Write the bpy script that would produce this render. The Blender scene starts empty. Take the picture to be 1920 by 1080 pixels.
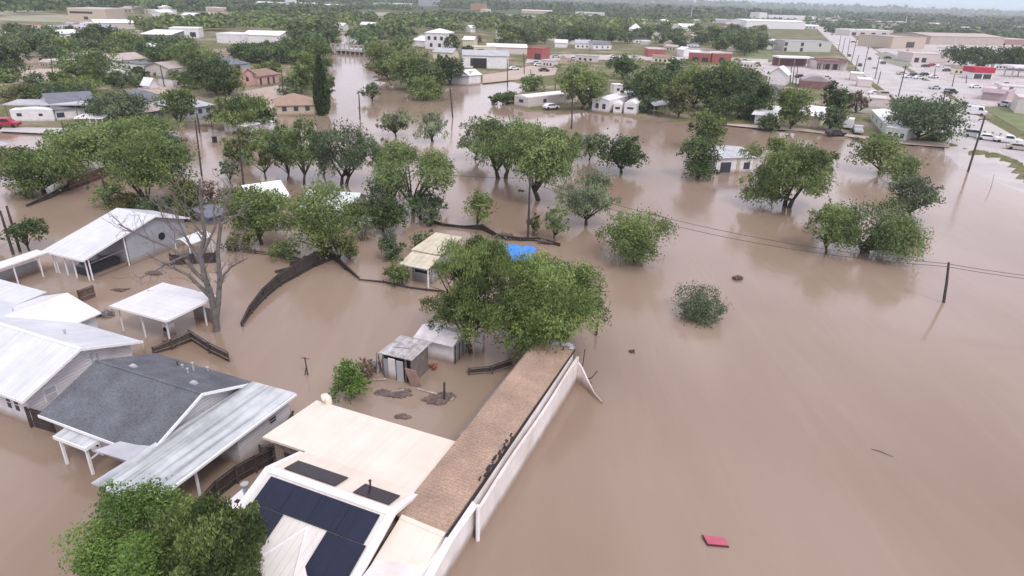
import bpy, math, random
import numpy as np
from mathutils import Vector, Matrix
SC = bpy.context.scene
COL = SC.collection
RAD = math.radians

# ------------------------------------------------------------------ camera
F = 1220.0; CAMH = 27.0; ROLL = RAD(1.9)
PITCH = math.atan(546 * math.cos(ROLL) / F)
cam_d = bpy.data.cameras.new("camera"); cam = bpy.data.objects.new("camera", cam_d); COL.objects.link(cam)
cam_d.sensor_width = 36.0; cam_d.lens = 36.0 * F / 1920.0
cam_d.clip_start = 0.5; cam_d.clip_end = 60000
RX = math.pi / 2 - PITCH
cam.matrix_world = Matrix.Translation((0, 0, CAMH)) @ Matrix.Rotation(RX, 4, 'X') @ Matrix.Rotation(ROLL, 4, 'Z')
SC.camera = cam
# ------------------------------------------------------------------ sky, sun, exposure (bright overcast day)
SUN_EL = RAD(52); SUN_ROT = RAD(150)
w = bpy.data.worlds.new("World"); SC.world = w; w.use_nodes = True
nt = w.node_tree; nt.nodes.clear()
def wn(t): return nt.nodes.new(t)
sky = wn('ShaderNodeTexSky'); sky.sky_type = 'NISHITA'; sky.sun_disc = False
sky.sun_elevation = SUN_EL; sky.sun_rotation = SUN_ROT; sky.air_density = 1.0; sky.dust_density = 3.0; sky.ozone_density = 1.0
hs = wn('ShaderNodeHueSaturation'); hs.inputs['Saturation'].default_value = 0.55
# thin cloud sheet: brighter, whiter patches over the blue
tc = wn('ShaderNodeTexCoord'); mp = wn('ShaderNodeMapping'); mp.inputs['Scale'].default_value = (1.0, 1.0, 3.2)
nz = wn('ShaderNodeTexNoise'); nz.inputs['Scale'].default_value = 3.0; nz.inputs['Detail'].default_value = 5
rp = wn('ShaderNodeValToRGB'); rp.color_ramp.elements[0].position = 0.22; rp.color_ramp.elements[1].position = 0.58
mixc = wn('ShaderNodeMixRGB'); mixc.inputs['Color2'].default_value = (11.4, 11.1, 12.9, 1)
bg = wn('ShaderNodeBackground'); bg.inputs['Strength'].default_value = 0.11
out = wn('ShaderNodeOutputWorld')
L = nt.links.new
L(sky.outputs[0], hs.inputs['Color']); L(tc.outputs['Generated'], mp.inputs[0]); L(mp.outputs[0], nz.inputs['Vector'])
L(nz.outputs['Fac'], rp.inputs[0]); L(rp.outputs[0], mixc.inputs[0]); L(hs.outputs[0], mixc.inputs['Color1'])
sxz = wn('ShaderNodeSeparateXYZ'); L(tc.outputs['Generated'], sxz.inputs[0])
hmr = wn('ShaderNodeMapRange'); hmr.inputs['From Min'].default_value = 0.015; hmr.inputs['From Max'].default_value = 0.10; L(sxz.outputs['Z'], hmr.inputs['Value'])
hmx = wn('ShaderNodeMixRGB'); hmx.inputs['Color1'].default_value = (5.9, 6.9, 8.2, 1); L(hmr.outputs[0], hmx.inputs[0]); L(mixc.outputs[0], hmx.inputs['Color2'])
L(hmx.outputs[0], bg.inputs['Color']); L(bg.outputs[0], out.inputs['Surface'])
sun_d = bpy.data.lights.new("sun", 'SUN'); sun_d.energy = 1.5; sun_d.angle = RAD(14); sun_d.color = (1.0, 0.95, 0.88)
sun = bpy.data.objects.new("sun", sun_d); COL.objects.link(sun)
# sun direction taken from the sky's angles
sdir = Vector((math.sin(SUN_ROT) * math.cos(SUN_EL), math.cos(SUN_ROT) * math.cos(SUN_EL), math.sin(SUN_EL)))
sun.rotation_euler = sdir.to_track_quat('Z', 'Y').to_euler(); sun.location = (0, 0, 200)
SC.cycles.volume_bounces = 3
SC.view_settings.view_transform = 'Standard'; SC.view_settings.look = 'None'
SC.view_settings.exposure = 0.14; SC.view_settings.gamma = 1.0; SC.view_settings.use_curve_mapping = False

# ------------------------------------------------------------------ photo pixel -> place on the ground
_R = np.array((Matrix.Rotation(RX, 3, 'X') @ Matrix.Rotation(ROLL, 3, 'Z')))
_C = np.array([0, 0, CAMH])
def ray(x, y): return _R @ np.array([(x - 960) / F, -(y - 540) / F, -1.0])
def P(x, y, z=0.0):
    d = ray(x, y); t = (z - CAMH) / d[2]; return _C + t * d
def proj(p):
    c = _R.T @ (np.array(p, float) - _C); return 960 + F * c[0] / -c[2], 540 - F * c[1] / -c[2], -c[2]
def hgt(b, yt):
    lo, hi = 0.0, 90.0
    for _ in range(40):
        m = (lo + hi) / 2
        if proj((b[0], b[1], b[2] + m))[1] > yt: lo = m
        else: hi = m
    return lo
def at_depth(b, x, y):
    d = ray(x, y); return _C + d * (b[1] / d[1])
A22 = RAD(-22); CU, SU = math.cos(A22), math.sin(A22)
def UV(u, v, z=0): return np.array([u * CU - v * SU, u * SU + v * CU, z])
def toUV(p): return np.array([p[0] * CU + p[1] * SU, -p[0] * SU + p[1] * CU, p[2]])
def puv(x, y, z=0): return toUV(P(x, y, z))

# ------------------------------------------------------------------ object helpers
def tag(o, label=None, cat=None, group=None, kind=None):
    if label: o['label'] = label
    if cat: o['category'] = cat
    if group: o['group'] = group
    if kind: o['kind'] = kind
    return o
def empty(name, loc, label, cat, rz=0.0, group=None):
    o = bpy.data.objects.new(name, None); COL.objects.link(o); o.empty_display_size = 0.3
    o.location = loc; o.rotation_euler = (0, 0, rz)
    return tag(o, label, cat, group)
def copy_tree(o, parent=None):
    c = o.copy(); COL.objects.link(c)
    if parent: c.parent = parent
    for ch in o.children: copy_tree(ch, c)
    return c
class MB:
    """collects solid pieces, then links them as one mesh object"""
    def __init__(s): s.v = []; s.f = []
    def add(s, vs, fs):
        n = len(s.v); s.v += [tuple(map(float, p)) for p in vs]; s.f += [tuple(i + n for i in f) for f in fs]; return s
    def box(s, x0, x1, y0, y1, z0, z1):
        return s.add([(x0,y0,z0),(x1,y0,z0),(x1,y1,z0),(x0,y1,z0),(x0,y0,z1),(x1,y0,z1),(x1,y1,z1),(x0,y1,z1)],
                     [(3,2,1,0),(4,5,6,7),(0,1,5,4),(1,2,6,5),(2,3,7,6),(3,0,4,7)])
    def slab(s, pts, t):
        """planar polygon (counter-clockwise from above) given a thickness downwards"""
        n = len(pts); lo = [(p[0], p[1], p[2] - t) for p in pts]
        fs = [tuple(range(n)), tuple(range(2 * n - 1, n - 1, -1))] + [(i + n, (i + 1) % n + n, (i + 1) % n, i) for i in range(n)]
        return s.add(list(pts) + lo, fs)
    def prism(s, prof, axis, a, b):
        """profile polygon extruded along axis from a to b. axis 0: prof is (y,z); axis 1: prof is (x,z)"""
        n = len(prof)
        if axis == 0: va = [(a, p[0], p[1]) for p in prof]; vb = [(b, p[0], p[1]) for p in prof]
        else: va = [(p[0], a, p[1]) for p in prof]; vb = [(p[0], b, p[1]) for p in prof]
        fs = [tuple(range(n - 1, -1, -1)), tuple(range(n, 2 * n))] + [(i, (i + 1) % n, (i + 1) % n + n, i + n) for i in range(n)]
        return s.add(va + vb, fs)
    def tube(s, pts, r, n=6):
        pts = [Vector(p) for p in pts]; rr = r if hasattr(r, '__len__') else [r] * len(pts)
        vs = []; fs = []
        for i, p in enumerate(pts):
            t = (pts[min(i + 1, len(pts) - 1)] - pts[max(i - 1, 0)]).normalized()
            a = t.orthogonal().normalized() if i == 0 else (a - t * a.dot(t)).normalized()
            b = t.cross(a)
            for k in range(n):
                q = 2 * math.pi * k / n; vs.append(p + (a * math.cos(q) + b * math.sin(q)) * rr[i])
        for i in range(len(pts) - 1):
            for k in range(n):
                fs.append((i*n+k, i*n+(k+1)%n, (i+1)*n+(k+1)%n, (i+1)*n+k))
        fs += [tuple(range(n - 1, -1, -1)), tuple(range((len(pts)-1)*n, len(pts)*n))]
        return s.add(vs, fs)
    def obox(s, c, ax, ay, az):
        """box from centre and three half-axis vectors"""
        c, ax, ay, az = map(Vector, (c, ax, ay, az)); vs = []
        for k in (-1, 1):
            for j, i in ((-1,-1),(-1,1),(1,1),(1,-1)): vs.append(c + ax * i + ay * j + az * k)
        return s.add(vs, [(3,2,1,0),(4,5,6,7),(0,1,5,4),(1,2,6,5),(2,3,7,6),(3,0,4,7)])
    def build(s, name, m, parent=None, org=None, loc=None, bevel=0.0, smooth=False):
        me = bpy.data.meshes.new(name)
        ox, oy = (org[0], org[1]) if org is not None else (0, 0)
        me.from_pydata([(p[0] - ox, p[1] - oy, p[2]) for p in s.v], [], s.f)
        for mm in (m if isinstance(m, (list, tuple)) else [m]): me.materials.append(mm)
        if smooth: me.polygons.foreach_set('use_smooth', [True] * len(me.polygons))
        me.update()
        o = bpy.data.objects.new(name, me); COL.objects.link(o)
        if parent: o.parent = parent
        if loc is not None: o.location = loc
        if bevel:
            b = o.modifiers.new('bevel', 'BEVEL'); b.width = bevel; b.segments = 2; b.limit_method = 'ANGLE'
        return o

# ------------------------------------------------------------------ materials
MATS = {}
def mat(name, c, rough=0.8, var=0.15, scale=1.5, c2=None, ribs=None, rscale=0.5, rstr=0.4, metal=0.0, grit=None, spec=0.35, ribd=0.16, mud=False, streak=0.0):
    """weathered surface: base colour broken by two octaves of noise, optional ribs (X, Y or Z bands) and fine grit"""
    if name in MATS: return MATS[name]
    m = bpy.data.materials.new(name); m.use_nodes = True; t = m.node_tree; b = t.nodes['Principled BSDF']; N = t.nodes.new; K = t.links.new
    b.inputs['Roughness'].default_value = rough; b.inputs['Metallic'].default_value = metal; b.inputs['Specular IOR Level'].default_value = spec
    co = N('ShaderNodeTexCoord')
    n1 = N('ShaderNodeTexNoise'); n1.inputs['Scale'].default_value = scale; n1.inputs['Detail'].default_value = 6; n1.inputs['Roughness'].default_value = 0.65
    K(co.outputs['Object'], n1.inputs['Vector'])
    r = N('ShaderNodeValToRGB'); d = c2 if c2 else tuple(x * (1 - var) for x in c)
    r.color_ramp.elements[0].color = (*d, 1); r.color_ramp.elements[1].color = (*[min(1, x * (1 + var * .5)) for x in c], 1)
    r.color_ramp.elements[0].position = 0.33; r.color_ramp.elements[1].position = 0.66
    K(n1.outputs['Fac'], r.inputs[0]); last = r.outputs[0]
    bump = None
    if grit:
        n2 = N('ShaderNodeTexNoise'); n2.inputs['Scale'].default_value = grit; n2.inputs['Detail'].default_value = 2
        K(co.outputs['Object'], n2.inputs['Vector'])
        mx = N('ShaderNodeMixRGB'); mx.blend_type = 'OVERLAY'; mx.inputs[0].default_value = 0.6
        K(last, mx.inputs[1]); K(n2.outputs['Fac'], mx.inputs[2]); last = mx.outputs[0]
    if ribs:
        wv = N('ShaderNodeTexWave'); wv.wave_type = 'BANDS'; wv.bands_direction = ribs; wv.wave_profile = 'SIN'
        wv.inputs['Scale'].default_value = rscale; K(co.outputs['Object'], wv.inputs['Vector'])
        rr = N('ShaderNodeValToRGB'); rr.color_ramp.elements[0].position = 0.0; rr.color_ramp.elements[1].position = 0.16
        K(wv.outputs['Fac'], rr.inputs[0])
        bp = N('ShaderNodeBump'); bp.inputs['Strength'].default_value = rstr; bp.inputs['Distance'].default_value = 0.04
        K(rr.outputs[0], bp.inputs['Height']); K(bp.outputs[0], b.inputs['Normal'])
        mx = N('ShaderNodeMixRGB'); mx.blend_type = 'MULTIPLY'; mx.inputs[0].default_value = ribd
        K(last, mx.inputs[1]); K(rr.outputs[0], mx.inputs[2]); last = mx.outputs[0]
    if streak:
        sm = N('ShaderNodeMapping'); sm.inputs['Scale'].default_value = (2.6, .16, .5); K(co.outputs['Object'], sm.inputs[0])
        s_n = N('ShaderNodeTexNoise'); s_n.inputs['Scale'].default_value = 1.0; s_n.inputs['Detail'].default_value = 4; K(sm.outputs[0], s_n.inputs['Vector'])
        s_r = N('ShaderNodeValToRGB'); s_r.color_ramp.elements[0].position = .30; s_r.color_ramp.elements[0].color = (.42,.42,.40,1); s_r.color_ramp.elements[1].position = .52; K(s_n.outputs['Fac'], s_r.inputs[0])
        mx = N('ShaderNodeMixRGB'); mx.blend_type = 'MULTIPLY'; mx.inputs[0].default_value = streak; K(last, mx.inputs[1]); K(s_r.outputs[0], mx.inputs[2]); last = mx.outputs[0]
    if mud:
        sp = N('ShaderNodeSeparateXYZ'); K(co.outputs['Object'], sp.inputs[0]); n3 = N('ShaderNodeTexNoise'); n3.inputs['Scale'].default_value = 1.3; n3.inputs['Detail'].default_value = 5; K(co.outputs['Object'], n3.inputs['Vector'])
        ma = N('ShaderNodeMath'); ma.operation = 'MULTIPLY_ADD'; ma.inputs[1].default_value = -.55; K(n3.outputs['Fac'], ma.inputs[0]); K(sp.outputs['Z'], ma.inputs[2])
        mr = N('ShaderNodeMapRange'); mr.inputs['From Min'].default_value = -.12; mr.inputs['From Max'].default_value = .5; mr.inputs['To Min'].default_value = .8; mr.inputs['To Max'].default_value = 0; K(ma.outputs[0], mr.inputs['Value'])
        mx = N('ShaderNodeMixRGB'); mx.inputs[2].default_value = (.27,.19,.14,1); K(mr.outputs[0], mx.inputs[0]); K(last, mx.inputs[1]); last = mx.outputs[0]
    K(last, b.inputs['Base Color']); MATS[name] = m; return m
def leafmat(name, dark, light, trans=0.25):
    if name in MATS: return MATS[name]
    m = bpy.data.materials.new(name); m.use_nodes = True; t = m.node_tree; b = t.nodes['Principled BSDF']; N = t.nodes.new; K = t.links.new
    at = N('ShaderNodeAttribute'); at.attribute_name = 'tint'
    oi = N('ShaderNodeObjectInfo'); ad = N('ShaderNodeMath'); ad.operation = 'MULTIPLY_ADD'; ad.inputs[1].default_value = 0.22; K(oi.outputs['Random'], ad.inputs[0])
    K(at.outputs['Fac'], ad.inputs[2])
    r = N('ShaderNodeValToRGB'); r.color_ramp.elements[0].color = (*dark, 1); r.color_ramp.elements[1].color = (*light, 1)
    r.color_ramp.elements[0].position = 0.08; r.color_ramp.elements[1].position = 1.05 if False else 1.0
    K(ad.outputs[0], r.inputs[0]); K(r.outputs[0], b.inputs['Base Color'])
    b.inputs['Roughness'].default_value = 0.6; b.inputs['Specular IOR Level'].default_value = 0.25
    tr = N('ShaderNodeBsdfTranslucent'); mx = N('ShaderNodeMixShader'); mx.inputs[0].default_value = trans
    K(r.outputs[0], tr.inputs['Color']); K(b.outputs[0], mx.inputs[1]); K(tr.outputs[0], mx.inputs[2])
    K(mx.outputs[0], t.nodes['Material Output'].inputs['Surface']); MATS[name] = m; return m
WHITE = mat('white_paint', (.74,.72,.73), .55, .14, .8, mud=True)
WROOFX = mat('white_metal_roof', (.63,.64,.67), .42, .10, .45, c2=(.54,.55,.58), ribs='X', rscale=.40, rstr=.15, ribd=.05, streak=.18)
WROOFY = mat('white_metal_roof_cross', (.70,.69,.70), .42, .10, .45, ribs='Y', rscale=.45, rstr=.12, ribd=.04, streak=.12)
SIDING = mat('white_siding', (.66,.64,.66), .6, .14, .6, mud=True, ribs='Z', rscale=1.4, rstr=.5)
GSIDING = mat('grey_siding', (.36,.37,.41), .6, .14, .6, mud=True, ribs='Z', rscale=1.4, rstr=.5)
TRIM = mat('trim_white', (.82,.81,.82), .5, .05)
SHING = mat('grey_shingle', (.125,.130,.148), .9, .28, .55, grit=9)
BSHING = mat('brown_shingle', (.385,.270,.195), .92, .22, .35, c2=(.27,.19,.145), grit=11, ribs='Y', rscale=1.3, rstr=.3)
OLDMETAL = mat('old_grey_metal', (.50,.51,.53), .5, .30, .5, ribs='X', rscale=.34, rstr=.5)
ANNEX = mat('annex_metal', (.52,.54,.56), .45, .32, .45, c2=(.40,.42,.43), ribs='X', rscale=.26, rstr=.4, streak=.9)
CREAM = mat('cream_roof', (.73,.65,.555), .6, .08, .45, c2=(.69,.60,.51), streak=.12)
CREAMW = mat('cream_roof_ribbed', (.70,.66,.62), .6, .10, .4, ribs='X', rscale=.8, rstr=.2, ribd=.10)
LINEN = mat('parapet_white', (.80,.76,.78), .6, .10, .5, c2=(.68,.62,.63))
WINGW = mat('wing_wall', (.78,.73,.72), .7, .16, .35, c2=(.60,.53,.49), mud=True)
SOLAR = mat('solar_glass', (.010,.014,.036), .18, .25, .5, ribs='X', rscale=.30, rstr=.1, spec=.5)
DPANEL = mat('old_solar_glass', (.022,.012,.018), .3, .3, 1.0)
GLASS = mat('window_glass', (.03,.035,.045), .12, .2, 1)
DARK = mat('dark_opening', (.035,.03,.03), .9, .3)
BRICK = mat('brick', (.30,.22,.18), .9, .25, 2.0, grit=8, ribs='Z', rscale=3.4, rstr=.5)
FENCE = mat('wet_fence_wood', (.060,.045,.042), .85, .4, 1.2, ribs='X', rscale=1.6, rstr=.7)
OLDWOOD = mat('grey_old_wood', (.21,.18,.17), .9, .3, 1.4, ribs='X', rscale=1.6, rstr=.6)
POLE = mat('pole_wood', (.075,.062,.058), .9, .35, 2.0)
GREYPOLE = mat('galvanised', (.42,.42,.43), .5, .15)
BARK = mat('bark', (.085,.068,.055), .95, .35, 3.0)
DEADBARK = mat('dead_bark', (.17,.150,.140), .95, .35, 3.0)
MUDWOOD = mat('muddy_wood', (.15,.105,.08), .9, .4, 2.0)
REDP = mat('red_panel', (.45,.10,.15), .6, .15, 2.0)
MAROON = mat('maroon_edge', (.09,.012,.02), .6, .2)
BLUET = mat('blue_tarp', (.06,.24,.66), .5, .2, 1.4)
YROOF = mat('pale_yellow_roof', (.58,.52,.39), .6, .2, .8, c2=(.44,.39,.29), ribs='X', rscale=.5)
TYRE = mat('tyre', (.02,.02,.02), .9, .2)
WIRE = mat('wire', (.05,.045,.05), .7, .1)
PINKW = mat('pink_wall', (.58,.36,.33), .8, .12, mud=True)
PINKL = mat('pale_pink_wall', (.62,.545,.53), .8, .14, mud=True)
REDW = mat('red_wall', (.34,.10,.09), .75, .15, mud=True)
TANW = mat('tan_wall', (.50,.42,.34), .85, .12, mud=True)
TANR = mat('tan_roof', (.45,.38,.35), .85, .15, .3)
BRNR = mat('brown_roof', (.30,.20,.16), .9, .2, .5)
ORNR = mat('orange_brown_roof', (.36,.25,.185), .9, .15, .6)
GRYR = mat('grey_roof', (.17,.175,.21), .85, .22, .5)
LGRYR = mat('light_grey_roof', (.44,.44,.47), .7, .18, .4)
WHTR = mat('far_white_roof', (.78,.77,.78), .55, .12, .2)
MARR = mat('maroon_roof', (.22,.12,.13), .8, .2, .4)
BLUGR = mat('blue_grey_wall', (.18,.20,.25), .8, .15)
YELW = mat('pale_yellow_wall', (.62,.57,.44), .8, .12, mud=True)
GRNW = mat('pale_green_wall', (.55,.60,.55), .8, .12, mud=True)
CONC = mat('concrete', (.44,.42,.41), .9, .15, .5)
GREENS = {
 'mid':   leafmat('leaf_mid',   (.042,.068,.022), (.262,.330,.108)),
 'bright':leafmat('leaf_bright',(.040,.085,.018), (.215,.335,.075)),
 'light': leafmat('leaf_light', (.055,.090,.030), (.285,.370,.135)),
 'pale':  leafmat('leaf_pale',  (.080,.105,.060), (.33,.385,.225)),
 'dark':  leafmat('leaf_dark',  (.020,.042,.016), (.150,.215,.078)),
 'olive': leafmat('leaf_olive', (.040,.052,.018), (.225,.245,.090)),
 'blue':  leafmat('leaf_bluegreen', (.034,.056,.030), (.205,.262,.135)),
 'willow': leafmat('leaf_willow', (.050,.088,.024), (.335,.430,.125)),
 'brown': leafmat('leaf_brown', (.100,.065,.045), (.250,.170,.110)),
}

# ------------------------------------------------------------------ ground, water, roads
DRY = [[(-700,258),(0,246),(120,252),(260,252),(370,246),(440,236),(520,222),(588,220),(606,195),(614,150),(620,104),(628,86),(640,72),
        (628,58),(600,40),(400,10),(-700,-40)],
       [(650,68),(680,84),(692,100),(700,126),(718,150),(765,174),(828,188),(846,176),(850,160),(905,158),(962,152),(985,158),(950,178),
        (958,204),(1060,212),(1150,219),(1290,231),(1400,238),(1500,248),(1600,262),(1690,272),(1775,282),(1800,294),(1850,312),(1925,338),(2000,362),(2700,486),
        (2700,62),(2000,37),(960,3),(700,2),(640,30)]]
DRYW = [np.array([P(*p)[:2] for p in poly]) for poly in DRY]
# the far plain is dry everywhere
def sdist(X, Y):
    best = None
    for poly in DRYW:
        n = len(poly); ins = np.zeros(X.shape, bool); dm = np.full(X.shape, 1e9)
        for i in range(n):
            a = poly[i]; b = poly[(i + 1) % n]
            c = ((a[1] > Y) != (b[1] > Y)); xi = (b[0]-a[0]) * (Y-a[1]) / (b[1]-a[1] + 1e-12) + a[0]
            ins ^= c & (X < xi)
            e = b - a; tt = np.clip(((X-a[0])*e[0] + (Y-a[1])*e[1]) / (e @ e), 0, 1)
            dm = np.minimum(dm, np.hypot(X-a[0]-tt*e[0], Y-a[1]-tt*e[1]))
        s = np.where(ins, dm, -dm); best = s if best is None else np.maximum(best, s)
    return best
LAND = 0.30
NR, NC = 420, 330
yy = np.exp(np.linspace(math.log(14), math.log(30000), NR)); uu = np.linspace(-1.5, 1.5, NC)
YG, UG = np.meshgrid(yy, uu, indexing='ij'); XG = UG * YG
SD = sdist(XG, YG)
SD = np.where(YG > 620, np.maximum(SD, 20), SD)
rng = np.random.default_rng(5)
wob = 1.5*np.sin(XG*.23+YG*.11)+1.2*np.sin(XG*.61-YG*.37+1)+.9*np.sin(XG*1.1+YG*.9+2)
ZG = np.clip((SD + wob*1.3) * .075, -1.2, LAND) + np.where(SD > 0, .04*np.sin(XG*.5)*np.cos(YG*.4), 0)
verts = np.stack([XG, YG, ZG], -1).reshape(-1, 3)
ii = np.arange(NR*NC).reshape(NR, NC)
faces = np.stack([ii[:-1,:-1], ii[:-1,1:], ii[1:,1:], ii[1:,:-1]], -1).reshape(-1, 4)
me = bpy.data.meshes.new('ground'); me.from_pydata(verts.tolist(), [], faces.tolist()); me.update()
g = bpy.data.objects.new('ground', me); COL.objects.link(g); g['kind'] = 'structure'
m = bpy.data.materials.new('town_ground'); m.use_nodes = True; t = m.node_tree; b = t.nodes['Principled BSDF']; N = t.nodes.new; K = t.links.new
geo = N('ShaderNodeNewGeometry'); b.inputs['Roughness'].default_value = .95; b.inputs['Specular IOR Level'].default_value = .1
def nnoise(sc, det=5):
    n = N('ShaderNodeTexNoise'); n.inputs['Scale'].default_value = sc; n.inputs['Detail'].default_value = det; n.inputs['Roughness'].default_value = .62
    K(geo.outputs['Position'], n.inputs['Vector']); return n
def nramp(src, p0, c0, p1, c1):
    r = N('ShaderNodeValToRGB'); r.color_ramp.elements[0].position = p0; r.color_ramp.elements[0].color = (*c0, 1)
    r.color_ramp.elements[1].position = p1; r.color_ramp.elements[1].color = (*c1, 1); K(src, r.inputs[0]); return r
dirt = nramp(nnoise(.35).outputs['Fac'], .35, (.21,.165,.125), .68, (.36,.295,.235))
grass = nramp(nnoise(.9).outputs['Fac'], .3, (.075,.088,.035), .7, (.19,.19,.085))
mk = nramp(nnoise(.055, 4).outputs['Fac'], .38, (0,0,0), .52, (1,1,1))
m1 = N('ShaderNodeMixRGB'); K(mk.outputs[0], m1.inputs[0]); K(dirt.outputs[0], m1.inputs[1]); K(grass.outputs[0], m1.inputs[2])
brush = nramp(nnoise(.02, 8).outputs['Fac'], .40, (.030,.050,.024), .66, (.13,.15,.075))
sx = N('ShaderNodeSeparateXYZ'); K(geo.outputs['Position'], sx.inputs[0])
mr = N('ShaderNodeMapRange'); mr.inputs['From Min'].default_value = 700; mr.inputs['From Max'].default_value = 1300; K(sx.outputs['Y'], mr.inputs['Value'])
m2 = N('ShaderNodeMixRGB'); K(mr.outputs[0], m2.inputs[0]); K(m1.outputs[0], m2.inputs[1]); K(brush.outputs[0], m2.inputs[2])
mz = N('ShaderNodeMapRange'); mz.inputs['From Min'].default_value = .06; mz.inputs['From Max'].default_value = .26; mz.inputs['To Min'].default_value = 1; mz.inputs['To Max'].default_value = 0; K(sx.outputs['Z'], mz.inputs['Value'])
m3 = N('ShaderNodeMixRGB'); K(mz.outputs[0], m3.inputs[0]); K(m2.outputs[0], m3.inputs[1]); m3.inputs[2].default_value = (.215,.150,.110,1)
K(m3.outputs[0], b.inputs['Base Color']); me.materials.append(m)

# flood water
wm = bpy.data.materials.new('muddy_flood_water'); wm.use_nodes = True; t = wm.node_tree; b = t.nodes['Principled BSDF']; N = t.nodes.new; K = t.links.new
geo = N('ShaderNodeNewGeometry')
mp = N('ShaderNodeMapping'); mp.inputs['Rotation'].default_value = (0, 0, RAD(35)); mp.inputs['Scale'].default_value = (1.0, .34, 1); K(geo.outputs['Position'], mp.inputs[0])
def wnoise(sc, det, vec): n = N('ShaderNodeTexNoise'); n.inputs['Scale'].default_value = sc; n.inputs['Detail'].default_value = det; K(vec, n.inputs['Vector']); return n
n1 = wnoise(.06, 5, mp.outputs[0]); r = nramp(n1.outputs['Fac'], .34, (.258,.183,.135), .68, (.322,.243,.190)); K(r.outputs[0], b.inputs['Base Color'])
b.inputs['IOR'].default_value = 1.33; b.inputs['Roughness'].default_value = .10; b.inputs['Specular IOR Level'].default_value = .5
st = N('ShaderNodeMapping'); st.inputs['Rotation'].default_value = (0, 0, RAD(48)); st.inputs['Scale'].default_value = (.5, .045, 1); K(geo.outputs['Position'], st.inputs[0])
sn = N('ShaderNodeTexNoise'); sn.inputs['Scale'].default_value = 1.0; sn.inputs['Detail'].default_value = 6; sn.inputs['Distortion'].default_value = 1.6; K(st.outputs[0], sn.inputs['Vector'])
sr = nramp(sn.outputs['Fac'], .50, (1,1,1), .70, (1.045,1.045,1.045)); mxs = N('ShaderNodeMixRGB'); mxs.blend_type = 'MULTIPLY'; mxs.inputs[0].default_value = 1.0
K(r.outputs[0], mxs.inputs[1]); K(sr.outputs[0], mxs.inputs[2]); K(mxs.outputs[0], b.inputs['Base Color'])
n2 = wnoise(.55, 3, mp.outputs[0]); n3 = wnoise(3.4, 3, geo.outputs['Position'])
calm = nramp(wnoise(.035, 3, mp.outputs[0]).outputs['Fac'], .42, (.25,.25,.25), .62, (1,1,1))
ad = N('ShaderNodeMath'); ad.operation = 'MULTIPLY_ADD'; ad.inputs[1].default_value = .34; K(n3.outputs['Fac'], ad.inputs[0]); K(n2.outputs['Fac'], ad.inputs[2])
mu = N('ShaderNodeMath'); mu.operation = 'MULTIPLY'; K(ad.outputs[0], mu.inputs[0]); K(calm.outputs[0], mu.inputs[1])
bp = N('ShaderNodeBump'); bp.inputs['Strength'].default_value = .35; bp.inputs['Distance'].default_value = .13; K(mu.outputs[0], bp.inputs['Height']); K(bp.outputs[0], b.inputs['Normal'])
MB().add([(-900,5,0),(1100,5,0),(1100,700,0),(-900,700,0)], [(0,1,2,3)]).build('flood_water', wm)['kind'] = 'structure'

def sheet(name, px, z, mt):
    pts = [P(x, y, z) for x, y in px]
    n = len(pts); a = sum(pts[i][0]*pts[(i+1)%n][1]-pts[(i+1)%n][0]*pts[i][1] for i in range(n))
    if a < 0: pts = pts[::-1]
    o = MB().slab(pts, .06).build(name, mt); o['kind'] = 'structure'; return o
ASPH = mat('pale_asphalt', (.47,.445,.435), .85, .22, .12, c2=(.38,.36,.345), grit=None)
PAVE = mat('pinkish_concrete', (.50,.445,.435), .9, .16, .07, c2=(.37,.335,.32), grit=.9)
WETR = mat('wet_asphalt', (.46,.425,.40), .45, .2, .1)
DIRTR = mat('dirt_track', (.46,.37,.31), .95, .15, .15)
FIELD = mat('dry_field', (.30,.29,.20), .95, .2, .02)
LAWN = mat('verge_grass', (.17,.20,.09), .95, .3, .2)
LINEY = mat('lane_paint', (.72,.70,.66), .8, .15, .5)
Z1 = LAND + .06
sheet('road', [(1497,24),(1530,52),(1575,96),(1622,142),(1668,176),(1732,232),(1778,268),(1835,270),(1900,288),(1985,318),(2150,372),(2150,352),(1985,290),(1905,256),(1835,218),(1770,176),(1700,132),(1628,86),(1562,46),(1512,24)], Z1, ASPH)
sheet('parking_lot', [(1398,120),(1452,116),(1568,124),(1612,143),(1655,180),(1640,186),(1560,172),(1500,158),(1430,140)], Z1 - .004, PAVE)
sheet('parking_lot', [(1640,92),(1720,84),(1800,78),(1990,84),(2150,110),(2150,200),(1920,196),(1850,200),(1815,200),(1780,174),(1712,132)], Z1 - .008, PAVE)
sheet('side_street', [(1660,158),(1720,150),(1940,172),(2150,190),(2150,206),(1940,190),(1770,172),(1690,176)], Z1 + .004, ASPH)
sheet('dirt_track', [(1330,231),(1420,240),(1500,245),(1560,252),(1640,262),(1700,270),(1780,276),(1780,268),(1700,262),(1620,255),(1500,240),(1400,233)], Z1 - .01, DIRTR)
sheet('dirt_lot', [(905,156),(960,150),(1040,140),(1050,118),(990,124),(950,134),(905,140)], Z1 - .012, DIRTR)
sheet('street', [(985,118),(1060,112),(1200,112),(1440,118),(1440,111),(1200,104),(1060,102),(990,106)], Z1 - .002, PAVE)
sheet('dirt_lot', [(255,160),(330,150),(345,172),(270,185)], Z1 - .012, DIRTR)
sheet('dirt_lot', [(40,132),(140,126),(150,142),(40,150)], Z1 - .012, DIRTR)
sheet('dirt_lot', [(400,180),(520,160),(560,168),(590,200),(500,215)], Z1 - .014, DIRTR)
sheet('street', [(5,238),(130,240),(250,250),(130,252),(0,246)], Z1 - .010, ASPH)
sheet('street', [(0,152),(60,146),(140,140),(150,145),(60,153),(0,160)], Z1 - .006, DIRTR)
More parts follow.
